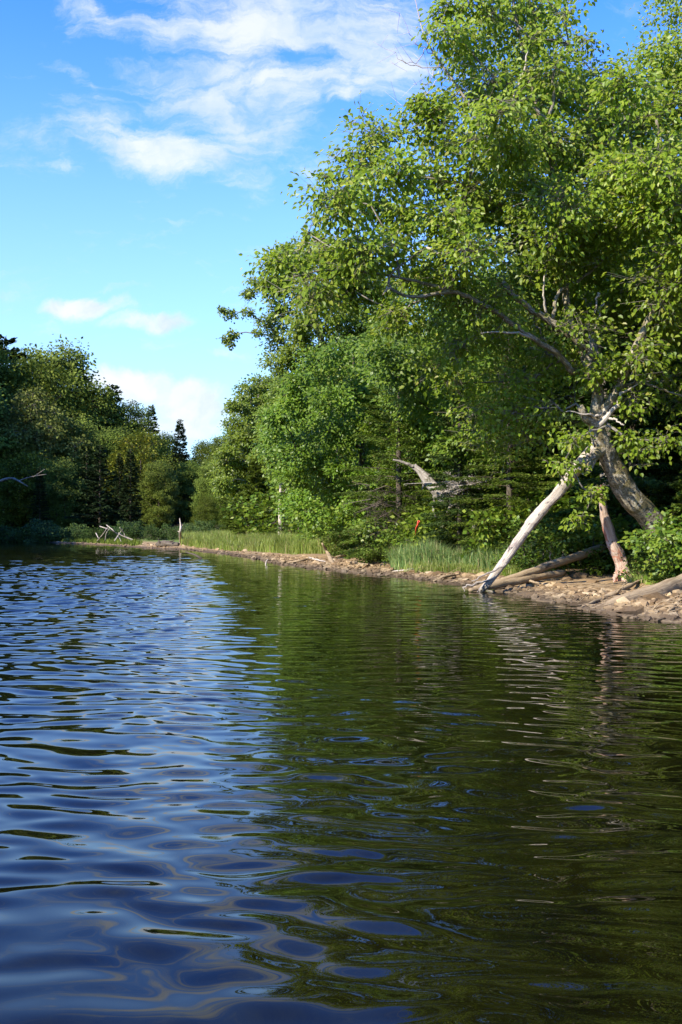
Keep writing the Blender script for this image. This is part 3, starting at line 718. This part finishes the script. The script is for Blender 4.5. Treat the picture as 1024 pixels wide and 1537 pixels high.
# ---- the far left forest
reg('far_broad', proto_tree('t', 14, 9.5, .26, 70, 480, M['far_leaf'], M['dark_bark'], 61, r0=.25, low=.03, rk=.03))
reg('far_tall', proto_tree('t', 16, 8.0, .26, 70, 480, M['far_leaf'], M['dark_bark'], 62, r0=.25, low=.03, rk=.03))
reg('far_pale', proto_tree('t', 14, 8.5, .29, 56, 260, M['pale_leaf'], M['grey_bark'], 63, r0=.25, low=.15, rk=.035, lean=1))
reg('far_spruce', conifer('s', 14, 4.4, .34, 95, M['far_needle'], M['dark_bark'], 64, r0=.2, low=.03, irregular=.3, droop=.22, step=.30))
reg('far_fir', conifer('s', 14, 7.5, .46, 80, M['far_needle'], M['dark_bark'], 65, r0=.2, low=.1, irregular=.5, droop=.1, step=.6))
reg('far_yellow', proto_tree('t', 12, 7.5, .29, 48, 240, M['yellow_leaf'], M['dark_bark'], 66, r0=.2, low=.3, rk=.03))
FG = 'trees of the shaded far left shore'
left = [
    ('far_fir', 8, 103, 503, 'ragged dark pine at the left edge of the far forest top'),
    ('far_broad', 75, 106, 518, 'rounded broadleaf tree forming the highest bump of the far left forest'),
    ('far_broad', 40, 98, 545, None), ('far_pale', 70, 90, 588, 'pale grey-green tree with bare pale limbs in the lit middle of the far left forest'),
    ('far_fir', 112, 108, 545, 'dark pine on the slope just right of the highest broadleaf crown'), ('far_tall', 138, 104, 572, 'dark broadleaf tree halfway down the sloping forest top'),
    ('far_fir', 168, 108, 576, 'pine-like crown standing above the lower end of the far left forest'), ('far_tall', 196, 106, 600, None),
    ('far_spruce', 226, 116, 606, 'small distant spruce tip left of the lone dark spire'), ('far_broad', 240, 112, 652, 'soft light green crown beside the lone dark spire'),
    ('far_spruce', 270, 97, 628, 'narrow black spruce spire at the right end of the far forest'), ('far_spruce', 285, 92, 700, 'short dark spruce at the foot of the lone spire'),
    ('far_pale', 15, 90, 590, None), ('far_broad', 110, 93, 630, None), ('far_yellow', 210, 90, 650, 'tree with sunlit yellow-green foliage near the right end of the far forest'),
    ('far_tall', 160, 92, 640, None), ('far_broad', 235, 93, 690, None), ('far_spruce', 180, 86, 680, None), ('far_fir', 130, 86, 680, None), ('far_broad', 85, 84, 690, None),
    ('far_yellow', 45, 84, 680, 'low tree with a pale yellowish top at the left of the far shore'), ('far_broad', 5, 84, 690, None), ('far_spruce', -30, 84, 640, None),
    ('far_tall', 258, 100, 680, None), ('far_broad', 215, 100, 650, None), ('far_tall', 180, 99, 640, None), ('far_spruce', 60, 80, 700, None), ('far_fir', 150, 80, 668, None),
    ('far_tall', -40, 98, 500, None), ('far_fir', -80, 95, 500, None), ('far_broad', -60, 88, 560, None), ('far_spruce', 196, 80, 672, None), ('far_tall', 238, 86, 690, None), ('far_tall', 284, 92, 690, None),
    ('far_spruce', 300, 92, 700, None)]
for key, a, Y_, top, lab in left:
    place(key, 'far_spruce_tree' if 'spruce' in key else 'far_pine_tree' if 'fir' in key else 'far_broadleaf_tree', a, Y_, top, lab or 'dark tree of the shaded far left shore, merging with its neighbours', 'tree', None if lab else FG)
for key, a, Y_, top, lab in [('far_broad', 312, 112, 664, 'light green rounded tree seen in the gap at the end of the lake'), ('far_tall', 340, 96, 650, 'light green tree at the right side of the lake-end gap'), ('far_broad', 325, 84, 690, 'lower leafy tree right of the black spire'),
                             ('far_broad', 350, 74, 700, 'leafy tree behind the smallest spruce on the point'), ('far_tall', 385, 76, 610, 'tall leafy tree behind the yellow-green tree'), ('far_broad', 310, 70, 745, 'low leafy tree at the back left of the grassy point')]:
    place(key, 'distant_tree', a, Y_, top, lab)
    if 'lake-end' in lab or 'gap' in lab: pass
# unseen trees added on the left bank, made tall to shade the far shore
for i in range(26):
    Y_ = 40 + i * 2.2; X_ = float(np.interp(Y_, [20, 45, 70, 95], [-47, -43, -38, -34])) - 8 - (i % 3) * 4
    place(('far_broad', 'far_tall', 'far_fir')[i % 3], 'added_shade_tree', 0, Y_, 795 - 23.2 * F / Y_ - random.uniform(0, 2) * F / Y_, 'unseen tall tree added on the left bank to shade the far shore', 'tree', 'trees added left of the frame for their shade', Xw=X_)

# ---- shrubs
reg('bush_a', proto_tree('b', 1.2, 1.5, .075, 22, 120, M['shrub_leaf'], M['dark_bark'], 71, r0=.015, low=.12, rk=.004), False)
reg('bush_b', proto_tree('b', 1.3, 1.3, .06, 22, 150, M['hemlock'], M['dark_bark'], 72, r0=.015, low=.08, rk=.004), False)
reg('far_bush', proto_tree('b', 2.2, 3.4, .16, 22, 130, M['needle'], M['dark_bark'], 73, r0=.03, low=.05, rk=.01), False)  # dark needle colour stands in for the shade on these bushes
bushes = [('bush_a', 515, 31, 798, 'shrub at the water-side end of the grassy point'), ('bush_b', 560, 25.5, 790, 'tangled shrub at the foot of the dark hemlock'),
          ('bush_a', 660, 24, 745, 'leafy sapling clump behind the tall blue-green grass, beside the ribbon'), ('bush_a', 735, 23, 735, 'yellow-green sapling clump right of the grey snag'),
          ('bush_a', 615, 25, 765, 'shrub just left of the ribbon'), ('bush_b', 820, 18.5, 775, 'shrub behind the two lying logs'), ('bush_a', 880, 18.5, 770, 'shaded shrub between leaning pole and reddish stub'),
          ('bush_b', 985, 16.0, 800, 'dense shrub hiding the foot of the birch'), ('bush_a', 1035, 15.0, 770, 'bright shrub at the right edge above the lying log'), ('bush_b', 930, 19.5, 790, 'dark low shrub under the birch trunk'),
          ('bush_a', 790, 21, 730, 'broad shrub behind the lower half of the leaning pole'), ('bush_b', 695, 25, 770, 'small shrub behind the grey snag'), ('bush_a', 480, 36, 795, 'low shrub at the back of the grassy point'),
          ('bush_b', 600, 24, 790, 'low shrub at the left end of the tall blue-green grass'), ('bush_a', 850, 22, 700, 'tall shrub in the dark gap behind the leaning pole'), ('bush_a', 780, 19.2, 822, 'low leafy shrub at the right end of the tall grass')]
for key, a, Y_, top, lab in bushes: place(key, 'shrub', a, Y_, top, lab, 'shrub', squash=random.uniform(1.0, 1.4))
for i in range(22):
    a = -60 + i * 18; Y_ = float(np.interp(a, [-60, 0, 150, 340], [82, 80, 73, 62])) + random.uniform(-1, 3)
    place('far_bush', 'undergrowth_bush', a, Y_, 788 + random.uniform(-8, 5), 'bush in the undergrowth along the far shore, shade put into its leaf colour', 'bush', 'bushes along the shaded far shore')
for i in range(16):
    a = 430 + i * 42; Y_ = float(np.interp(a, [430, 600, 800, 1060], [44, 29, 24, 21])) + random.uniform(0, 2.5)
    place('bush_b' if i % 2 else 'bush_a', 'understory_bush', a, Y_, 740 + random.uniform(-30, 10), 'shaded bush under the trees of the right bank', 'bush', 'bushes in the shade of the right-hand wood', squash=1.3)

# ---- grass
def blades(name, pts, hgt, wid, m, lean=.35, label=None):
    n = len(pts); mb = MB(); a = rng.uniform(0, 6.283, n); d = np.stack([np.cos(a), np.sin(a), np.zeros(n)], -1); s_ = np.stack([-np.sin(a), np.cos(a), np.zeros(n)], -1)
    H = (hgt * rng.uniform(.45, 1.15, n))[:, None]; W = (wid * rng.uniform(.7, 1.3, n))[:, None]; b_ = rng.uniform(.05, 1, (n, 1)) * lean; H = H * np.clip(.8 + .7 * fbm2(pts[:, 0], pts[:, 1], 2.0, 44)[:, None], .3, 1.4)
    up = np.array([0, 0, 1.0]); V = np.stack([pts - s_ * W, pts + s_ * W, pts + up * H * .55 + d * H * b_ * .3 - s_ * W * .8, pts + up * H * .55 + d * H * b_ * .3 + s_ * W * .8, pts + up * H * (1 - b_ * .3) + d * H * b_], 1)
    base = np.arange(n)[:, None] * 5
    mb.add(V.reshape(-1, 3), base + np.array([0, 1, 3, 2]), base + np.array([2, 3, 4]), 0, False)
    o = mb.build(name, m); return tag(o, label, 'grass', None, 'stuff')
def scatter(n, pxr, dfun, seed):
    r_ = np.random.default_rng(seed); px_ = r_.uniform(pxr[0], pxr[1], n * 4); lo, hi = dfun
    Y_ = np.interp(px_, lo[0], lo[1]) + r_.uniform(0, 1, n * 4) * (np.interp(px_, hi[0], hi[1]) - np.interp(px_, lo[0], lo[1]))
    X_ = (px_ - 512) / F * Y_; cl = fbm2(X_, Y_, 2.5, seed); keep = r_.random(n * 4) < np.clip(.55 + cl * 1.3, .05, 1) * np.clip(np.minimum(px_ - pxr[0], pxr[1] - px_) / 28 + cl * .8, 0.02, 1)
    X_, Y_ = X_[keep][:n], Y_[keep][:n]; d_ = shore_dist(X_, Y_); ok = d_ > .25; X_, Y_, d_ = X_[ok], Y_[ok], d_[ok]
    return np.stack([X_, Y_, ground_z(X_, Y_, d_) - .02], -1)
blades('meadow_grass', scatter(90000, (272, 505), (([272, 330, 400, 440, 505], [54, 45, 38.5, 35, 33.5]), ([272, 330, 400, 505], [66, 60, 54, 42])), 81), .72, .012, M['grass'], .6, label='bright green meadow grass covering the sunlit point')
blades('tall_grass', scatter(26000, (588, 815), (([588, 700, 792], [22.8, 21.0, 19.0]), ([575, 700, 800], [27, 24, 21.5])), 82), .8, .008, M['reed'], .75, 'tall blue-green grass on the bank behind the rubble beach')
blades('dry_grass', scatter(5000, (590, 790), (([590, 700, 790], [22.0, 20.4, 18.4]), ([590, 700, 790], [23.6, 21.6, 19.6])), 83), .28, .007, M['grass'], .7, 'short yellowing grass fringe along the front of the tall blue-green grass')
blades('bank_grass', scatter(5200, (940, 1100), (([940, 1024, 1100], [15.6, 14.6, 13.5]), ([940, 1100], [18, 17])), 84), .34, .006, M['grass'], .7, 'loose grass around the foot of the birch')
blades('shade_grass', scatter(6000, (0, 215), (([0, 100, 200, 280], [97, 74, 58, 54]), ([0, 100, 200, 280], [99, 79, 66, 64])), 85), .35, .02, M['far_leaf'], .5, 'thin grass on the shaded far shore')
blades('wood_edge_grass', scatter(6000, (500, 620), (([500, 560, 620], [33, 26.5, 23.6]), ([500, 560, 620], [36, 29, 26])), 86), .4, .01, M['grass'], .7, 'thin grass at the wood edge between point and tall grass')

# ---- beach rubble and rocks
import bmesh
def ico(sub):
    b_ = bmesh.new(); bmesh.ops.create_icosphere(b_, subdivisions=sub, radius=1); b_.verts.ensure_lookup_table()
    V = np.array([v_.co[:] for v_ in b_.verts]); Fc = np.array([[v_.index for v_ in f.verts] for f in b_.faces]); b_.free(); return V, Fc
I1, F1 = ico(1); I2, F2 = ico(2)
def chip(V, k=7, r_=rng):
    V = V.copy()
    for _ in range(k):
        nn = runit(1)[0]; d = r_.uniform(.45, .8); s_ = V @ nn; V -= np.where(s_ > d, s_ - d, 0)[:, None] * nn
    return V
shapes = [chip(I1, 6) for _ in range(10)]
def rubble(name, n, pxr, dr, size, seed, label):
    r_ = np.random.default_rng(seed); mb = MB(); px_ = r_.uniform(*pxr, n)
    shx = np.array([p_[0] for p_ in SH_PX]); shy = np.array([G(a, b_)[1] for a, b_ in SH_PX])
    Y0 = np.interp(px_, shx, shy); Y_ = Y0 + dr[0] + (dr[1] - dr[0]) * r_.random(n) ** 1.3 * np.clip(Y0 / 18, .8, 2.4); X_ = (px_ - 512) / F * Y_
    z_ = ground_z(X_, Y_); cl = fbm2(X_, Y_, 1.6, seed)
    for i in range(n):
        if cl[i] < -.25: continue
        s_ = size * math.exp(r_.normal(0, .45)) * (Y_[i] / 18) ** .2
        A = Matrix.Rotation(r_.uniform(0, 6.28), 3, 'Z') @ Matrix.Rotation(r_.normal(0, .3), 3, 'X')
        V = (shapes[i % 10] * np.array([s_ * r_.uniform(.8, 1.7), s_, s_ * r_.uniform(.35, .7)])) @ np.array(A).T + np.array([X_[i], Y_[i], z_[i] + s_ * .12])
        mb.add(V, None, F1, 0, False)
    return tag(mb.build(name, M['rock']), label, 'rubble', None, 'stuff')
rubble('beach_rubble', 6500, (395, 1060), (-.15, 3.2), .040, 91, 'tan broken stones covering the beach of the right bank')
rubble('far_beach_rubble', 900, (60, 400), (-.3, 3.0), .045, 92, 'small stones along the far muddy shore')
rb = [(950, 868, .16), (975, 872, .13), (905, 862, .15), (870, 872, .18), (835, 868, .15), (850, 884, .13), (815, 874, .14), (800, 884, .12), (1005, 862, .14), (890, 880, .10), (780, 872, .12), (755, 868, .12), (725, 864, .12),
      (690, 862, .13), (660, 858, .12), (630, 858, .14), (600, 854, .12), (575, 852, .13), (555, 850, .14), (650, 866, .11), (700, 870, .11), (540, 846, .16), (1015, 905, .09), (985, 912, .08)]
rk_root = None
places = ['behind the branch on the sand', 'left of the big shore log', 'at the foot of the reddish stub', 'below the upper lying log', 'under the two lying logs', 'near the water below the logs', 'beside the lower lying log', 'at the waterline right of the leaning pole',
          'at the right edge under the shrub', 'on the open sand', 'right behind the foot of the leaning pole', 'left of the lying logs', 'in front of the tall grass at its right end', 'in front of the tall grass at its middle', 'at the front of the tall grass left of its middle',
          'in front of the tall grass below the ribbon', 'at the left end of the tall grass', 'below the tangled shrub', 'among roots under the dark hemlock', 'close to the water in front of the tall grass', 'at the waterline left of the leaning pole', 'beside the leaning snag on the beach', 'among the roots in the lower right corner', 'in the mud at the corner log tip']
for i, (a, b_, s_) in enumerate(rb):
    V = chip(I2, 9) * np.array([rng.uniform(1.1, 1.8), 1, rng.uniform(.45, .7)]) * s_
    g = G(a, b_, .22); g = G(a, b_, gz(g[0], g[1])); g[2] = gz(g[0], g[1]) + s_ * .12
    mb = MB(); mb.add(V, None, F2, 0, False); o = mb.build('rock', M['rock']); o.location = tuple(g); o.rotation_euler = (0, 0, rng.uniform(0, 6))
    tag(o, 'tan angular rock ' + places[i], 'rock', 'larger rocks on the beach')

# ---- twig litter on the beach
def litter():
    r_ = np.random.default_rng(95); n = 520; px_ = r_.uniform(400, 1080, n); shx = np.array([p_[0] for p_ in SH_PX]); shy = np.array([G(a, b_)[1] for a, b_ in SH_PX])
    Y_ = np.interp(px_, shx, shy) + r_.uniform(.05, 3.6, n); X_ = (px_ - 512) / F * Y_; z_ = ground_z(X_, Y_); A = np.stack([X_, Y_, z_ + .015], -1)
    a = r_.normal(.3, .8, n); L = r_.uniform(.06, .38, n)[:, None]; B = A + np.stack([np.cos(a), np.sin(a) * .8, r_.normal(.05, .14, n)], -1) * L; B[:, 2] = np.maximum(B[:, 2], ground_z(B[:, 0], B[:, 1]) + .01)
    mb = MB(); sticks(mb, A, B, r_.uniform(.004, .011, n), .003, 0, 5); tag(mb.build('twig_litter', M['log_wood']), 'scattered small twigs littering the beach of the right bank', 'twigs', None, 'stuff')
litter()

# ---- dead wood
def wood_thing(name, label, cat, px_path, rads, m, k=12, n=40, rough=.22, sidebr=(), jag=.03, seed=1, wob=.01):
    pts_ = [np.array(p_) if len(p_) == 3 and isinstance(p_, np.ndarray) else P(*p_) for p_ in px_path]
    pa = spline(pts_, n); pa[1:-1] += np.cumsum(rng.normal(0, wob * .3, (n - 2, 3)), 0) * np.sin(np.linspace(0, math.pi, n - 2))[:, None]
    rd = np.interp(np.linspace(0, 1, n), np.linspace(0, 1, len(rads)), rads)
    e = empty(name, pa[0], label, cat); mb = MB(); tube(mb, pa, rd, k, 0, rough, seed=seed, jag=jag); mb.build('trunk', m, e, pa[0])
    for i, br in enumerate(sidebr):
        mb = MB(); q_ = spline([P(*v_) for v_ in br[0]], 12); q_[1:-1] += rng.normal(0, .01, (10, 3)); tube(mb, q_, np.linspace(br[1], br[2], 12), 6, 0, .2, seed=i); mb.build('branch', m, e, pa[0])
    return e
def gp(px_, py_, lift=0.0):
    """where the ray through a photo pixel meets the ground"""
    Ys = np.geomspace(5, 110, 500); pts_ = np.array([P(px_, py_, v_) for v_ in Ys])
    hit = np.nonzero(pts_[:, 2] < np.maximum(ground_z(pts_[:, 0], pts_[:, 1]), -.02) + lift)[0]
    return pts_[hit[0]] if len(hit) else G(px_, py_, 0)
foot = G(716, 890, -.05)
wood_thing('bleached_leaning_trunk', 'bleached silver dead trunk slanting from the water up to the birch fork', 'dead trunk',
           [foot, (728, 880, 15.9), (760, 838, 15.8), (800, 785, 15.7), (840, 740, 15.6), (870, 700, 15.5), (893, 668, 15.4)], [.035, .05, .062, .074, .082, .088, .088, .075], M['bleached'], 14, 90, .28,
           [(((872, 700, 15.4), (884, 690, 15.2), (892, 684, 15.1)), .05, .02), (((868, 690, 15.4), (872, 708, 15.3), (880, 712, 15.2), (884, 704, 15.2)), .015, .005), (((740, 868, 15.8), (700, 880, 15.8), (697, 888, 15.8)), .02, .006), (((760, 846, 15.7), (730, 862, 15.7), (708, 872, 15.7)), .022, .008), (((850, 725, 15.5), (835, 705, 15.4), (815, 690, 15.3)), .01, .004)], .07, 5)
b2 = gp(937, 872)
wood_thing('reddish_dead_trunk', 'short reddish weathered trunk standing on the sand under the birch', 'dead trunk', [b2 + np.array([.02, 0, -.1]), b2 + np.array([-.04, 0, .25]), (918, 815, b2[1] - .1), (905, 770, b2[1] - .2), (899, 730, b2[1] - .3)], [.16, .115, .095, .08, .065, .045], M['red_wood'], 14, 60, .32,
           [(((938, 860, b2[1] - .1), (950, 872, b2[1] - .2), (962, 878, b2[1] - .3)), .05, .02), (((926, 860, b2[1] - .1), (922, 874, b2[1] - .2)), .05, .02)], .08, 8)
l1, l2 = gp(712, 884, .05), P(905, 822, 18.4)
wood_thing('lying_log', 'long grey-brown log lying from the shore up into the shade behind the leaning pole', 'log', [l1, P(800, 857, 17.0), l2], [.04, .062, .072, .075], M['log_wood'], 12, 50, .14,
           [(((827, 848, 17.6), (826, 832, 17.6), (826, 820, 17.6)), .014, .005), (((850, 840, 17.8), (856, 858, 17.7)), .01, .004), (((868, 836, 18.0), (872, 848, 17.9)), .01, .004), (((846, 842, 17.8), (845, 828, 17.8)), .012, .005)], .04, 11)
wood_thing('lower_log', 'shorter bark-stripped log wedged under the long lying log', 'log', [gp(705, 886, .05), P(765, 874, 16.6), P(845, 860, 17.4)], [.03, .055, .065, .06], M['log_wood'], 10, 36, .2, [], .05, 13)
wood_thing('shore_log', 'thick smooth log half sunk in the sand at the right edge', 'log', [gp(885, 917, .0), gp(940, 902, .03), gp(985, 890, .05), gp(1030, 876, .08), gp(1100, 860, .1)], [.03, .09, .125, .14, .15, .15], M['log_wood'], 14, 50, .15,
           [(((950, 908, 12.8), (958, 902, 12.7), (975, 905, 12.6)), .015, .005)], .03, 14)
wood_thing('sand_branch', 'thin crooked branch lying on the sand in front of the reddish trunk', 'branch', [gp(868, 914, .02), gp(905, 898, .04), gp(935, 886, .04), gp(968, 866, .06)], [.012, .03, .032, .018], M['log_wood'], 8, 36, .3,
           [(((925, 890, 13.6), (935, 880, 13.5), (942, 872, 13.6)), .014, .005)], .02, 15)
e = empty('root_tangle', gp(1000, 905), 'tangle of pale bare roots and twigs in the lower right corner of the beach', 'root')
for i in range(26):
    a, b_ = rng.uniform(945, 1045), rng.uniform(888, 922); g0 = gp(a, b_, .02); pts_ = [g0]; ang_ = rng.normal(.2, .7)
    for k_ in range(4): ang_ += rng.normal(0, .35); pts_.append(pts_[-1] + np.array([math.cos(ang_) * .13, math.sin(ang_) * .1, rng.normal(.01, .04)]))
    mb = MB(); q_ = spline(pts_, 14); q_[:, 2] = np.maximum(q_[:, 2], np.array([gz(v_[0], v_[1]) for v_ in q_]) + .005); tube(mb, q_, np.linspace(rng.uniform(.008, .018), .004, 14), 6, 0, .2, seed=i); mb.build('root', M['log_wood'], e, np.array(e.location))
wood_thing('grey_snag', 'short grey broken snag upright in the tall grass', 'snag', [gp(712, 832) - np.array([0, 0, .1]), (712, 800, 22.0), (711, 768, 22.0)], [.085, .075, .06], M['grey_bark'], 10, 20, .2, [], .08, 16)
wood_thing('broken_fallen_trunk', 'jagged pale fallen trunk hanging among leaves above the grey snag', 'fallen trunk', [(622, 700, 24.0), (655, 735, 23.6), (685, 757, 23.2), (712, 784, 22.6)], [.07, .13, .17, .10], M['grey_bark'], 14, 60, .55,
           [(((640, 718, 23.8), (634, 735, 23.8)), .05, .015), (((668, 745, 23.4), (662, 728, 23.4)), .05, .015), (((700, 770, 22.9), (694, 786, 22.8)), .06, .02), (((655, 735, 23.6), (650, 760, 23.5), (655, 778, 22.6)), .05, .02), (((690, 760, 22.5), (700, 730, 22.4), (705, 712, 22.3)), .03, .01), (((680, 755, 22.5), (672, 770, 22.4)), .05, .02), (((622, 700, 23.2), (590, 690, 23.2)), .05, .02)], .15, 17)
e = empty('lichen_twigs', P(695, 730, 22.2), 'grey lichen-covered dead twigs above the grey snag', 'dead branch')
mb = MB(); n = 60; c0 = P(700, 728, 22.2); A = c0 + rng.normal(0, 1, (n, 3)) * [.18, .1, .06]; B = A + rng.normal(0, 1, (n, 3)) * [.38, .2, .12]; sticks(mb, A, B, .010, .003, 0)
m_ = 2600; ii = rng.integers(0, n, m_); a = rng.random((m_, 1)); leaves(mb, A[ii] * (1 - a) + B[ii] * a + rng.normal(0, .03, (m_, 3)), runit(m_), runit(m_), .045, 1, aspect=.35); mb.build('twigs', [M['grey_twig'], M['lichen']], e, np.array(e.location))
e = empty('brown_dead_boughs', P(575, 760, 24.0), 'bare brown lower boughs of dead twigs left of the ribbon', 'dead branch')
mb = MB(); n = 46; c0 = P(575, 765, 24.4); A = c0 + rng.normal(0, 1, (n, 3)) * [.15, .2, .45]; B = A + (runit(n) * [1, .5, .35]) * rng.uniform(.4, 1.0, (n, 1)) - [0, 0, .15]; sticks(mb, A, B, .013, .003, 0)
n2_ = 500; ii = rng.integers(0, n, n2_); a = rng.random((n2_, 1)); s0 = A[ii] * (1 - a) + B[ii] * a; sticks(mb, s0, s0 + rng.normal(0, .12, (n2_, 3)), .004, .0015, 0); mb.build('twigs', [M['dark_bark']], e, np.array(e.location))
wood_thing('beach_snag', 'short pale broken trunk leaning left on the beach below the shrub', 'snag', [gp(502, 848) - np.array([0, 0, .05]), (494, 832, 29.0), (484, 816, 29.0)], [.075, .055, .025], M['log_wood'], 10, 20, .25, [], .06, 18)
wood_thing('standing_dead_stem', 'thin pale dead stem standing at the left end of the meadow', 'snag', [gp(272, 815) - np.array([0, 0, .1]), (271, 800, 54), (272, 790, 54), (270, 779, 54)], [.10, .07, .06, .025], M['bleached'], 8, 20, .2, [(((272, 800, 54), (267, 797, 54)), .04, .02), (((272, 792, 54), (275, 787, 54)), .03, .01)], .05, 19)
e = empty('bleached_branches', gp(170, 815), 'bleached forked dead branches sprawling on the far muddy shore', 'dead branch')
for i, s_ in enumerate([[(146, 812), (156, 800), (163, 789)], [(150, 790), (162, 794), (175, 800), (198, 811)], [(158, 812), (160, 800), (166, 792)], [(172, 812), (180, 800), (184, 794)], [(160, 788), (170, 796), (178, 805), (182, 813)], [(178, 800), (190, 806), (200, 810)], [(180, 792), (186, 800), (188, 806)], [(144, 800), (148, 808), (150, 813)]]):
    mb = MB(); q_ = spline([P(a, b_, 60 + rng.uniform(-.8, .8)) for a, b_ in s_], 12); tube(mb, q_, np.linspace(.03, .012, 12), 6, 0, .2, seed=i); mb.build('branch', M['bleached'], e, np.array(e.location))
wood_thing('brown_root_mass', 'dark weathered log lying on the shore left of the standing dead stem', 'log', [gp(236, 817, .1), gp(250, 816, .15), gp(268, 817, .1)], [.10, .17, .16, .08], M['dark_bark'], 10, 24, .5, [(((240, 815, 53), (238, 809, 53)), .05, .02), (((255, 813, 53), (262, 811, 53)), .05, .02)], .1, 20)
g = G(297, 838, .0)
wood_thing('drifting_branch', 'dark branch poking out of the water off the meadow point', 'branch', [g + np.array([.25, 0, -.08]), g + np.array([-.05, 0, .08]), g + np.array([-.45, .1, .22])], [.035, .04, .02], M['dark_bark'], 8, 16, .2, [], .03, 21)
g = G(399, 847, .0)
wood_thing('drifting_stick', 'small pale stick standing in the water off the beach', 'stick', [g + np.array([0, 0, -.1]), g + np.array([.01, 0, .05]), g + np.array([.06, 0, .14])], [.025, .022, .012], M['grey_twig'], 6, 10, .2, [], .02, 22)
for i, (a, b_, c_, d_, lab) in enumerate([(430, 845, 470, 838, 'thin stick lying on the beach at the meadow end'), (455, 834, 490, 843, 'crossed stick on the beach left of the beach snag'), (520, 842, 560, 848, 'long stick on the beach below the wood-edge grass'), (590, 858, 640, 850, 'dead stick on stones below the tall grass left end'),
                                          (650, 872, 690, 862, 'dead stick at the waterline below the tall grass'), (545, 838, 585, 832, 'dark fallen branch under the brown dead boughs'), (500, 838, 520, 834, 'short dark stick behind the beach snag'), (730, 884, 770, 872, 'weathered stick beside the foot of the leaning pole'), (775, 870, 812, 876, 'dead stick below the lying log')]):
    wood_thing('driftwood_stick', lab, 'stick', [gp(a, b_, .02), gp((a + c_) / 2, (b_ + d_) / 2, .07), gp(c_, d_, .05)], [.015, .03, .012], M['grey_twig'] if i % 2 else M['log_wood'], 6, 14, .3, [], .01, 30 + i, .02)
e = wood_thing('far_fallen_limb', 'pale fallen limb lying in the shade at the left edge of the far shore', 'branch', [(5, 803, 84), (30, 806, 83), (60, 811, 82)], [.12, .10, .05], M['grey_bark'], 6, 16, .2, [], .03, 41)
wood_thing('pale_bare_limb', 'pale bare limb arching out of the dark trees at the left edge', 'branch', [(-12, 726, 80), (14, 718, 80), (28, 722, 79), (42, 730, 79)], [.12, .10, .07, .03], M['grey_bark'], 7, 20, .2, [(((28, 722, 79), (45, 716, 79), (70, 712, 79)), .05, .02), (((50, 716, 79), (68, 704, 79)), .03, .015)], .03, 42)

# ---- orange ribbon tied to a twig
g0 = P(628, 783, 22.4)
mb = MB(); n = 14; tt = np.linspace(0, 1, n); ctr = np.stack([g0[0] - tt * .075 + .012 * np.sin(tt * 9), np.full(n, g0[1]) + .015 * np.sin(tt * 7), g0[2] - tt * .30], -1)
wv_ = np.stack([np.cos(tt * 1.6), np.sin(tt * 1.6), np.zeros(n)], -1) * .026; Vr = np.concatenate([ctr - wv_, ctr + wv_]); qd = np.array([(i, i + 1, n + i + 1, n + i) for i in range(n - 1)])
mb.add(Vr, qd, None, 0, True); e = empty('flagging_ribbon', g0, 'orange-red flagging ribbon hanging from a twig at the wood edge', 'ribbon'); rib = mb.build('strip', M['ribbon'], e, g0)
sm_ = rib.modifiers.new('thick', 'SOLIDIFY'); sm_.thickness = .002
mb = MB(); tube(mb, spline([g0 + [-.02, 0, .01], g0 + [.02, .01, .02], g0 + [.03, -.01, -.01]], 8), np.full(8, .011), 7, 0); mb.build('knot', M['ribbon'], e, g0)
